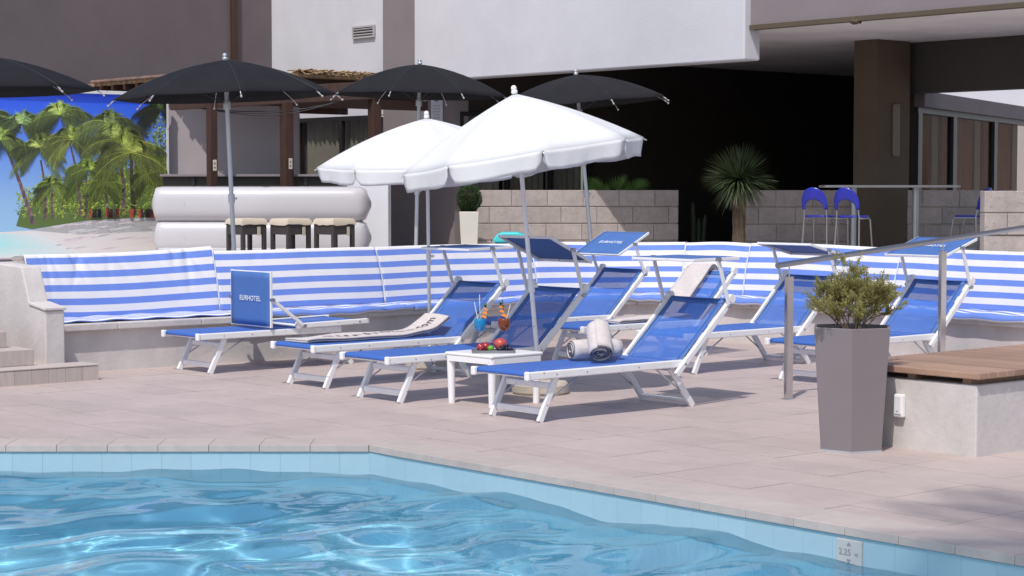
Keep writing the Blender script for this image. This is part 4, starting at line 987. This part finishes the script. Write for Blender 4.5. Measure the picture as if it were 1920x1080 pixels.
# ------------------------------------------------------------------ towels
def on_lounger(k, x, y, z): return LB[k].location + VA * x - UA * y + UP * z
def sheet(label, k, path, y0, y1, seed, txt=None, hem=True):
    """towel following a path of (x, z) in a lounger's frame"""
    rr = random.Random(seed); c = on_lounger(k, path[0][0], (y0 + y1) / 2, path[0][1]); t = thing('towel', label, 'towel', c)
    pts = smooth_line(path, 6); n = len(pts) - 1; ph = rr.uniform(0, 6)
    def F(u, v, o=0):
        i = min(int(u * n), n - 1); f = u * n - i; p = pts[i].lerp(pts[i + 1], f); d = pts[i + 1] - pts[i]; d.normalize()
        wob = .006 * math.sin(11 * u + 3 * v + ph) + .004 * math.sin(23 * u - 5 * v) + .004
        return on_lounger(k, p.x - d.y * (wob + o), y0 + (y1 - y0) * v + .012 * math.sin(5 * u + ph) , p.y + d.x * (wob + o))
    MB(c).grid(F, 40, 12).build('cloth', 'terry', t, smooth=True, solid=.014, fix=False)
    MB(c).grid(lambda u, v: F(u, v, .016), 40, 12).build('upper_fold', 'terry', t, smooth=True, solid=.012, fix=False)
    if hem:
        for v in (.0, 1.0): MB(c).tube([F(i / 40, v, .008) for i in range(41)], .005, 5).build('hem', 'terry_hem', t, smooth=True)
    if txt:
        me = text_mesh(txt, .15, .0, 0, 1.1); xs = [v.co.x for v in me.vertices]; x0, x1 = min(xs), max(xs)
        for v in me.vertices:
            u = .16 + .76 * (v.co.x - x0) / (x1 - x0); w_ = .5 + v.co.y / (y1 - y0); v.co = F(u, w_, .0265) - c
        put('lettering', me, 'letter_dark', t)
    return t
sheet('long pale towel with dark lettering laid along the second lounger', 'b', [(-.06, .378), (.3, .385), (.8, .385), (1.10, .39), (1.32, .44), (1.47, .53)], .20, .54, 1, 'eurhotels.com')
sheet('pale towel with dark hem lying on the seat of a rear lounger', 'f', [(.35, .38), (.7, .385), (1.1, .388), (1.33, .41)], .02, .30, 2)
sheet('pale towel hanging over the backrest of a rear lounger', 'f', [(1.42, .405), (1.55, .53), (1.72, .70), (1.89, .865), (1.95, .875), (1.97, .80)], .26, .58, 3)
def roll(label, c, d, L, rad, seed):
    """c: point of the seat under the near end, d: axis from the near end"""
    d = Vector(d).normalized(); side = d.cross(UP).normalized(); nrm_ = side.cross(d).normalized(); t = thing('rolled_towel', label, 'towel', c, 0, 'rolled towels on the front lounger')
    N = 110; turns = 4.3; c0 = UP * (rad * nrm_.z)
    def F(u, v):
        a = u * turns * 2 * math.pi; q = rad * (.10 + .90 * u) * (1 + .02 * math.sin(a * 1.3)); bulge = 1 - .06 * (abs(2 * v - 1) ** 6)
        return c0 + (side * math.cos(a) + nrm_ * math.sin(a) * .95) * q * bulge + d * (L * v + .007 * math.sin(a * .7 + seed) + (.012 * (1 - u) if v > .5 else 0))
    MB().grid(F, N, 8).build('cloth', 'terry', t, smooth=True, solid=.010, fix=False)
    MB().tube([F(i / N, 0) for i in range(N + 1)], .0045, 5).build('hem', 'terry_hem', t, smooth=True)
    return t
ra_ = Vector((xa(1126, 14.42), 14.42, .372))
roll('rolled towel propped up, showing its spiral end, on the front lounger', ra_, (-.05, .62, .60), .27, .098, 1)
roll('rolled towel lying crosswise behind the propped one on the front lounger', Vector((xa(1070, 14.62), 14.62, .372)), (.93, .36, 0), .40, .080, 2)

# ------------------------------------------------------------------ side table with fruit and cocktails
tb = Vector((-.142, 15.05, 0)); ZTB = .405
t = thing('side_table', 'low square white plastic table with fruit and cocktails between two loungers', 'table', tb, R(43))
S = .275
MB().box((0, 0, ZTB - .0125), (2 * S, 2 * S, .025)).build('table_top', 'white_plastic', t, bevel=.009)
for sx in (-1, 1):
    for sy in (-1, 1):
        m = MB(); m.tube([(sx * (S - .04), sy * (S - .04), 0), (sx * (S - .035), sy * (S - .035), ZTB - .026)], [.026, .034], 14); m.build('leg', 'white_plastic', t, smooth=40)
    MB().box((sx * (S - .012), 0, ZTB - .048), (.018, 2 * S - .09, .044)).build('apron', 'white_plastic', t); MB().box((0, sx * (S - .012), ZTB - .048), (2 * S - .09, .018, .044)).build('apron', 'white_plastic', t)
fy = 14.98
tr_c = Vector((xa(925, fy), fy, ZTB))
t = thing('serving_tray', 'flat dark metal tray of fruit on the white table', 'tray', tr_c, R(2))
MB().box((0, 0, .006), (.33, .19, .010)).build('tray_base', 'tray', t, bevel=.003)
for sy in (-1, 1): MB().box((0, sy * .093, .012), (.335, .008, .018)).build('tray_rim', 'tray', t, bevel=.002)
for sx in (-1, 1): MB().box((sx * .166, 0, .012), (.008, .178, .018)).build('tray_rim', 'tray', t, bevel=.002)
def fruit(name, label, px_, rad, m, dy=0, sz=.92, stem=True, crown=False, z=.012):
    c = Vector((xa(px_, fy + dy), fy + dy, ZTB + z)); f = thing(name, label, 'fruit', c)
    MB().ball((0, 0, rad * sz), rad, 18, 12, 1, 1, sz).build('flesh', m, f, smooth=True)
    if stem: MB().tube([(0, 0, rad * 1.75), (.006, 0, rad * 2.05)], .003, 5).build('stem', 'twig', f)
    if crown:
        mm = MB()
        for k in range(6): a = k * math.pi / 3; mm.add([(-rad * .8 + .012 * math.cos(a), -.012, rad * 1.35 + .012 * math.sin(a)), (-rad * .8 + .012 * math.cos(a + 1), -.012, rad * 1.35 + .012 * math.sin(a + 1)), (-rad * 1.2 + .02 * math.cos(a + .5), -.02, rad * 1.5 + .02 * math.sin(a + .5))], [(0, 1, 2)])
        mm.build('crown', m, f, fix=False)
    return f
fruit('red_apple', 'dark red apple at the left of the tray', 901, .033, 'apple', -.03); fruit('red_apple', 'red apple tucked behind the left one on the tray', 911, .034, 'apple', .05)
fruit('green_lime', 'small green lime beside the red apples', 920, .027, 'lime', -.03, .85, False); fruit('pomegranate', 'large pinkish red pomegranate on the tray', 938, .052, 'pomegranate', .03, .95, False, True)
gp = thing('grape_bunch', 'bunch of dark grapes at the right of the tray', 'fruit', Vector((xa(947, fy - .05), fy - .05, ZTB + .011))); rg = random.Random(4)
for k in range(30): 
    a = rg.uniform(-.06, .055); MB().ball((a, rg.uniform(-.03, .03), .011 + rg.uniform(0, .045) * (1 - abs(a) / .09)), .0115, 8, 6).build('grape', 'grape', gp, smooth=True)
def cocktail(label, px_, dy, drink, garnish, straws):
    c = Vector((xa(px_, fy + dy), fy + dy, ZTB)); g = thing('cocktail_glass', label, 'glass', c, 0, 'cocktails on the white table')
    H = .150
    prof = [(.036, 0), (.036, .003), (.006, .008), (.0045, .05), (.0045, H), (.018, H + .008), (.040, H + .03), (.050, H + .065), (.049, H + .10), (.042, H + .135)]
    MB().lathe(prof[:6], (0, 0, 0), 20).build('stem', 'glassware', g, smooth=True)
    m = MB(); n = 20; vs = []
    for r_, z in prof[5:]: vs += [(r_ * math.cos(2 * math.pi * j / n), r_ * math.sin(2 * math.pi * j / n), z) for j in range(n)]
    m.add(vs, [(i * n + j, i * n + (j + 1) % n, (i + 1) * n + (j + 1) % n, (i + 1) * n + j) for i in range(4) for j in range(n)]); m.build('bowl', 'glassware', g, smooth=True)
    MB().lathe([(.004, H + .010), (.016, H + .011), (.038, H + .031), (.048, H + .065), (.047, H + .095), (.046, H + .108)], (0, 0, 0), 20).build('drink', drink, g, smooth=True)
    rr = random.Random(px_)
    for k in range(7): MB().box((rr.uniform(-.022, .022), rr.uniform(-.022, .022), H + .045 + .012 * k * .6), (.018, .018, .018), rot=Matrix.Rotation(rr.uniform(0, 3), 3, (rr.random(), rr.random(), 1))).build('ice_cube', 'glassware', g)
    for (dx, L, m_) in straws: MB().tube([(0, 0, H + .02), (dx, 0, H + L)], .0035, 6).build('straw', m_, g)
    for k, (x, z, s) in enumerate(garnish):
        o = MB(); 
        for i in range(10): 
            a0, a1 = math.pi * i / 10 - .4, math.pi * (i + 1) / 10 - .4
            o.add([(x, -.03, H + z), (x + s * math.cos(a0), -.03, H + z + s * math.sin(a0)), (x + s * math.cos(a1), -.03, H + z + s * math.sin(a1))], [(0, 1, 2)])
        ob = o.build('fruit_slice', 'orange_fruit', g, solid=.008, fix=False)
    mm = MB()
    for k in range(7): a = R(50 + 13 * k); x0, z0 = garnish[-1][0], H + garnish[-1][1] + .02; mm.add([(x0 - .004, -.03, z0), (x0 + .004, -.03, z0), (x0 + .035 * math.cos(a), -.03, z0 + .035 * math.sin(a) + .01)], [(0, 1, 2)])
    mm.build('leaf_garnish', 'leaf_palm', g, fix=False)
cocktail('stemmed glass of blue cocktail with straws and orange slices', 900, .06, 'blue_drink', [(.028, .12, .022), (.036, .15, .020), (.042, .18, .016)], [(-.045, .24, 'straw'), (-.004, .30, 'straw'), (-.008, .22, 'straw_dark')])
cocktail('stemmed glass of amber cocktail with fruit garnish and dark straw', 945, .10, 'amber_drink', [(.0, .125, .024), (-.018, .16, .02), (-.026, .195, .016)], [(.05, .22, 'straw'), (-.012, .26, 'straw_dark')])

# ------------------------------------------------------------------ handrail, planter, platform
hr = thing('handrail', 'polished steel handrail on two posts climbing to the right', 'handrail', G(1478, 748))
off = hr.location; pa, pb_ = G(1478, 748), Vector((xa(1768, 16.5), 16.5, 0))
ra, rb_ = D(1457, 498, 15.28), D(1768, 450, 16.5); rdir = (rb_ - ra).normalized()
for p, hgt in ((pa, .985), (pb_, 1.15)):
    po = MB(off).box((p.x, p.y, hgt / 2), (.074, .034, hgt), ANG_V).build('post', 'steel', hr, bevel=.004)
    MB().tube([Vector((p.x, p.y, hgt)) - off, Vector((p.x, p.y, hgt + .075)) - off], .006, 8).build('rail_pin', 'steel', po)
    MB().box(Vector((p.x, p.y, .003)) - off, (.10, .07, .006), ANG_V).build('foot_plate', 'steel', po)
MB(off).tube([ra, rb_, rb_ + rdir * 1.0, rb_ + rdir * 3.2], .023, 14).build('rail', 'steel_dull', hr, smooth=40)
pp_ = thing('rail_post', 'polished steel post of the handrail beyond the frame', 'post', (0, 0, 0)) if False else None
p3 = rb_ + rdir * 2.6; MB(off).box((p3.x, p3.y, (p3.z - .03) / 2), (.062, .03, p3.z - .03), ANG_V).build('post', 'steel', hr, bevel=.004)

F0 = G(1830, 858); LU_, LV_ = 1.06, 3.4
pf = thing('wooden_platform', 'low white plastered platform with brown plank top at the right', 'platform', F0); off = F0
bq = lambda a, b_, z: F0 - UA * a + VA * b_ + UP * z
MB(off).hexa([bq(0, 0, -.01), bq(0, LV_, -.01), bq(LU_, LV_, -.01), bq(LU_, 0, -.01)], [bq(0, 0, .455), bq(0, LV_, .455), bq(LU_, LV_, .455), bq(LU_, 0, .455)]).build('plinth', 'plaster', pf, bevel=.01)
for a in (.10, LU_ / 2, LU_ - .10): MB(off).bar(bq(a, .03, .474), bq(a, LV_ - .03, .474), .06, .036).build('batten', 'deck_wood', pf)
BWd = .098; plank = MB().box((0, 0, 0), (LU_ + .07, BWd - .006, .042)).mesh('plank'); k = 0
while k * BWd < LV_:
    o = put('plank', plank, 'deck_wood', pf, bevel=.006); o.location = bq(LU_ / 2, -.03 + (k + .5) * BWd, .514) - off; o.rotation_euler = (0, 0, ANG_U + (math.pi if random.random() < .5 else 0)); k += 1
sb = on_wall(1690, 760, F0 - VA * .003, VA)
t = thing('socket_box', 'small white weatherproof box fixed to the platform side', 'switch box', sb - VA * .018, ANG_U)
MB().box((0, 0, 0), (.075, .036, .15)).build('housing', 'white_plastic', t, bevel=.008); MB().box((0, -.020, .004), (.055, .008, .12)).build('cover', 'white_frame', t, bevel=.004)

pv_ = G(1607, 851); pcx = Vector((pv_.x, pv_.y + .222, 0))
pt_ = thing('tall_planter', 'tall tapered taupe hexagonal planter by the platform', 'planter', pcx)
hexv = lambda r_, z: [Vector((r_ * math.cos(R(-100 + 60 * i)), r_ * math.sin(R(-100 + 60 * i)), z)) for i in range(6)]
HP = .80; m = MB(); o1, o2, i2, i1 = hexv(.222, .004), hexv(.278, HP), hexv(.258, HP), hexv(.252, HP - .07)
m.add(o1 + o2 + i2 + i1, [tuple(range(5, -1, -1))] + [(a * 6 + i, a * 6 + (i + 1) % 6, (a + 1) * 6 + (i + 1) % 6, (a + 1) * 6 + i) for a in range(3) for i in range(6)]); m.build('pot', 'planter_grey', pt_, bevel=.004)
MB().add(hexv(.252, HP - .05), [(0, 1, 2, 3, 4, 5)]).build('soil', 'soil', pt_, fix=False)
for i in range(6):
    a, b_ = hexv(.224, 0)[i], hexv(.224, 0)[(i + 1) % 6]; MB().bar(a + UP * .006, b_ + UP * .006, .008, .012).build('base_trim', 'alu', pt_)
def leaf(m, p, d, L, w_, up):
    d = d.normalized(); s = d.cross(up); s = s.normalized() if s.length > 1e-3 else Vector((1, 0, 0)); m.add([p, p + d * L * .5 + s * w_ / 2, p + d * L, p + d * L * .5 - s * w_ / 2], [(0, 1, 2, 3)])
def shrub():
    c = pcx + UP * (HP - .05); t = thing('potted_shrub', 'airy olive-green shrub growing in the tall taupe planter', 'shrub', c); r_ = random.Random(9); tw, lf, tip = MB(), MB(), MB()
    def grow(p, d, L, rad, depth):
        n = 4; pts = [p]
        for i in range(n): d = (d + Vector((r_.gauss(0, .12), r_.gauss(0, .12), r_.gauss(.05, .08)))).normalized(); pts.append(pts[-1] + d * L / n)
        tw.tube(pts, [rad * (1 - .5 * i / n) for i in range(n + 1)], 4, cap=False)
        if depth >= 1:
            for i in range(1, n + 1):
                for _ in range(11 if depth > 1 else 3): 
                    a = Vector((r_.gauss(0, 1), r_.gauss(0, 1), r_.gauss(.5, .8))).normalized(); leaf(lf if r_.random() < .93 else tip, pts[i] + a * r_.uniform(0, .012) - (pts[i] - pts[i - 1]) * r_.random(), (a + d * .8), r_.uniform(.010, .021), .006, Vector((r_.random(), r_.random(), r_.random())))
        if depth < 3:
            for k in range(3 if depth else 4): grow(pts[r_.choice([2, 3, 4])], (d + Vector((r_.gauss(0, .55), r_.gauss(0, .55), r_.gauss(.05, .28)))).normalized(), L * r_.uniform(.55, .82), rad * .6, depth + 1)
    for k in range(14):
        a = r_.uniform(0, 6.28); s = r_.uniform(.15, 1.3); grow(Vector((.03 * math.cos(a), .03 * math.sin(a), 0)), Vector((s * math.cos(a), s * math.sin(a), 1)), .20 * r_.uniform(.8, 1.15), .0055, 0)
    tw.build('twigs', 'twig', t, fix=False); lf.build('foliage', 'leaf_shrub', t, fix=False); tip.build('dry_tips', 'leaf_tip', t, fix=False)
shrub()

# ------------------------------------------------------------------ terrace plants, bin, stools
def box_ball():
    Y = 29.4; c = Vector((xa(880, Y), Y, ZT)); p = thing('white_square_planter', 'tall cream planter at the left end of the block wall', 'planter', c)
    s0, s1, h = .115, .15, .72; v = lambda s, z: [(-s, -s, z), (s, -s, z), (s, s, z), (-s, s, z)]
    MB().hexa(v(s0, 0), v(s1, h)).build('pot', 'cream_planter', p, bevel=.01); MB().hexa(v(s1 - .02, h + .001), v(s1 - .02, h + .004)).build('soil', 'soil', p)
    t = thing('boxwood_ball', 'clipped round boxwood in the tall cream planter', 'shrub', c + UP * (h + .005)); r_ = random.Random(2); lf = MB()
    for _ in range(4200):
        d = Vector((r_.gauss(0, 1), r_.gauss(0, 1), r_.gauss(0, 1))).normalized(); rad = .185 * (.84 + .2 * r_.random()); q2 = Vector((0, 0, .19)) + Vector((d.x * rad, d.y * rad, d.z * rad * 1.05))
        leaf(lf, q2, d + Vector((r_.gauss(0, .6), r_.gauss(0, .6), r_.gauss(0, .6))), .022, .014, Vector((r_.random() - .5, r_.random() - .5, r_.random())))
    lf.build('foliage', 'leaf_box', t, fix=False); MB().ball((0, 0, .19), .15, 16, 10).build('inner_core', 'soil', t, smooth=True); MB().tube([(0, 0, -.05), (0, 0, .1)], .015, 8).build('trunk', 'bark', t)
box_ball()
def yucca():
    Y = 27.6; c = D(1386, 338, Y); base = Vector((c.x, Y, ZT)); t = thing('yucca_tree', 'spiky round-headed yucca on a stout trunk before the dark lounge', 'tree', base); r_ = random.Random(6); hz = c.z - ZT
    m = MB(); n = 9; m.tube([(0, .0, -.05 + (hz + .05) * i / n) for i in range(n + 1)], [.095 + .008 * math.sin(i * 3) - (.01 if i > 6 else 0) for i in range(n + 1)], 16); m.build('trunk', 'bark', t, smooth=True)
    lf = MB()
    for k in range(620):
        th = math.acos(1 - 2 * r_.random() * .86); ph = r_.uniform(0, 6.283); d = Vector((math.sin(th) * math.cos(ph), math.sin(th) * math.sin(ph), math.cos(th))); L = r_.uniform(.42, .56) * (1 - .12 * (d.z < -.2))
        s = d.cross(UP); s = s.normalized() if s.length > .01 else Vector((1, 0, 0)); s = (s + UP * r_.gauss(0, .4)).normalized(); p = Vector((0, 0, hz)) + d * .05; droop = Vector((0, 0, -.05 - .09 * r_.random()))
        a, b_, e = p, p + d * L * .55, p + d * L + droop * max(0, .6 - d.z); w_ = .011; lf.add([a - s * w_, a + s * w_, b_ + s * w_ * .8, b_ - s * w_ * .8, e], [(0, 1, 2, 3), (3, 2, 4)])
    lf.build('crown', 'leaf_yucca', t, fix=False)
    sk = MB()
    for k in range(70): a = r_.uniform(0, 6.28); z = hz - r_.uniform(.08, .3); sk.add([(.09 * math.cos(a), .09 * math.sin(a), z), (.09 * math.cos(a + .12), .09 * math.sin(a + .12), z), (.12 * math.cos(a), .12 * math.sin(a), z - .22)], [(0, 1, 2)])
    sk.build('dry_skirt', 'leaf_tip', t, fix=False)
yucca()
def cactus_pot():
    Y = 30.6; c = Vector((xa(1312, Y), Y, ZT)); t = thing('cactus', 'upright ribbed cactus with several arms beside the yucca', 'cactus', c); r_ = random.Random(12)
    for px_, h, lean in ((1301, .86, -.02), (1318, .66, .04), (1310, .60, 0)):
        x = xa(px_, Y) - c.x; m = MB(); n = 10; m.tube([(x + lean * (i / n) ** 2, 0, h * i / n) for i in range(n + 1)], [.045 * (1 if i < n - 1 else .75 if i < n else .2) for i in range(n + 1)], 10); m.build('stem', 'cactus', t, smooth=True)
cactus_pot()
def fan_palm():
    Y = 31.0; c = Vector((xa(1150, Y), Y, ZT)); t = thing('fan_palm', 'low fan palm showing bright leaf tips above the block wall', 'palm', c); r_ = random.Random(15)
    for k in range(12):
        a = r_.uniform(0, 6.28); rad = r_.uniform(.15, .55); h = r_.uniform(.85, 1.08); e = Vector((rad * math.cos(a), rad * .5 * math.sin(a), h)); MB().tube([(0, 0, 0), e * .6 + Vector((0, 0, .15)), e], .010, 5).build('stalk', 'leaf_palm', t, smooth=True)
        m = MB(); up = Vector((math.cos(a) * .5, -.6, .8)).normalized(); d0 = Vector((math.cos(a), .2 * math.sin(a), .35)).normalized(); s = up.cross(d0).normalized()
        for i in range(15):
            b_ = R(-80 + 160 * i / 14); d = d0 * math.cos(b_) + s * math.sin(b_); leaf(m, e, d, .30 * (.75 + .25 * math.cos(b_)), .026, up)
        m.build('fan_leaf', 'leaf_palm', t, fix=False)
fan_palm()
Y = 24.2; c = Vector((xa(957, Y), Y, ZT))
t = thing('waste_bin', 'dark bin with bright turquoise lid behind the bench', 'bin', c); MB().hexa([(x * .17, y * .15, 0) for x, y in ((-1, -1), (1, -1), (1, 1), (-1, 1))], [(x * .2, y * .18, .39) for x, y in ((-1, -1), (1, -1), (1, 1), (-1, 1))]).build('body', 'dark_plastic', t, bevel=.015)
m = MB(); ln = [(-.215, .40), (-.215, .44), (-.17, .50), (-.10, .53), (.10, .53), (.17, .50), (.215, .44), (.215, .40)]; m.hexa([(x, -.19, z) for x, z in ln], [(x, .19, z) for x, z in ln]); m.build('lid', 'turquoise', t, bevel=.02)

def bar_stool(label, px_, Y, rz):
    t = thing('blue_bar_stool', label, 'stool', (xa(px_, Y), Y, ZT), rz, 'blue bar stools at the high table'); H = .71
    # local +x = front of the seat
    m = MB(); n = 22; rim = []
    for i in range(n): a = 2 * math.pi * i / n; rim.append((.19 * math.copysign(abs(math.cos(a)) ** .7, math.cos(a)), .19 * math.copysign(abs(math.sin(a)) ** .7, math.sin(a))))
    m.hexa([(x, y, H - .025) for x, y in rim], [(x, y, H) for x, y in rim]); m.build('seat', 'blue_plastic', t, bevel=.008)
    def arch(u, v):      # u around the arch, v from the inner to the outer edge
        a = math.pi * u; outer = Vector((0, -.185 * math.cos(a), .10 + (.30 * math.sin(a) ** .6))); inner = Vector((0, -.135 * math.cos(a), .10 + .135 * math.sin(a) ** .8))
        p = inner.lerp(outer, v); return Vector((-.185 - .16 * (p.z - .08) - .05 * (1 - (p.y / .19) ** 2) , p.y, H + p.z - .02))
    MB().grid(arch, 28, 6).build('backrest', 'blue_plastic', t, smooth=True, solid=.014, fix=False)
    for sy in (-1, 1):
        MB().tube([(-.22, sy * .19, 0), (-.17, sy * .165, H * .97), (-.18, sy * .16, H + .03), (-.2, sy * .163, H + .13)], .012, 8).build('leg', 'steel_dull', t, smooth=True)
        MB().tube([(-.17, sy * .165, H - .035), (.12, sy * .165, H - .035), (.165, sy * .167, H - .06), (.23, sy * .19, 0)], .012, 8).build('leg', 'steel_dull', t, smooth=True)
        MB().tube([(-.205, sy * .18, .25), (.20, sy * .18, .25)], .009, 6).build('footrest', 'steel_dull', t, smooth=True)
    MB().tube([(.20, -.18, .25), (.20, .18, .25)], .009, 6).build('footrest', 'steel_dull', t, smooth=True)
bar_stool('blue plastic bar stool on steel legs, leftmost at the high table', 1538, 26.3, R(58)); bar_stool('second blue plastic bar stool from the left, overlapping its neighbour', 1600, 26.0, R(54)); bar_stool('blue plastic bar stool half hidden by the right block wall', 1818, 26.4, R(140))
Y = 27.5; t = thing('high_table', 'long narrow high table with pale top behind the blue stools', 'table', (xa(1666, Y), Y, ZT)); wd = xa(1792, Y) - xa(1540, Y)
MB().box((0, 0, 1.105), (wd, .55, .035)).build('table_top', 'grey_top', t, bevel=.006)
for px_ in (1600, 1716): x = xa(px_, Y) - xa(1666, Y); o = MB().tube([(x, 0, .02), (x, 0, 1.087)], .042, 16).build('pedestal', 'steel_dull', t, smooth=40); MB().lathe([(.24, 0), (.24, .012), (.06, .02)], (x, 0, 0), 20).build('foot_plate', 'steel_dull', o)
# tall palm standing on the near deck beside the camera, out of frame; its crown shades the pool corner
def shade_palm():
    b_ = Vector((-2.2, -3.4, 0)); t = thing('tall_palm', 'tall palm behind the viewpoint, its frond shadows falling on the pool corner', 'palm', b_); r_ = random.Random(31)
    top = Vector((1.25, 1.75, 18.0)); pts = [Vector((0, 0, -.05)).lerp(top, i / 12) + Vector((.35 * math.sin(math.pi * i / 12), 0, 0)) for i in range(13)]
    MB().tube(pts, [.17 - .006 * i for i in range(13)], 12).build('trunk', 'bark', t, smooth=True)
    for k in range(19):
        a = 2 * math.pi * k / 19 + r_.uniform(-.1, .1); el = r_.uniform(-.1, .9); L_ = r_.uniform(1.8, 2.5); m = MB(); d = Vector((math.cos(a) * math.cos(el), math.sin(a) * math.cos(el), math.sin(el))); s = d.cross(UP).normalized(); P_ = []
        for i in range(15): u = i / 14; P_.append(top + d * L_ * u + Vector((0, 0, -1.1 * u * u)))
        m.tube(P_, [.018 * (1 - .8 * i / 14) for i in range(15)], 5)
        for i in range(2, 15):
            tg = (P_[i] - P_[i - 1]).normalized(); ll = .48 * math.sin(math.pi * min(1, .15 + .8 * i / 14))
            for sg in (-1, 1):
                for h_ in (0, .5): leaf(m, P_[i - 1].lerp(P_[i], h_), (tg * .7 + s * sg * .8 + Vector((0, 0, -.35))), ll * r_.uniform(.85, 1.1), .035, UP)
        m.build('frond', 'leaf_palm', t, fix=False)
shade_palm()
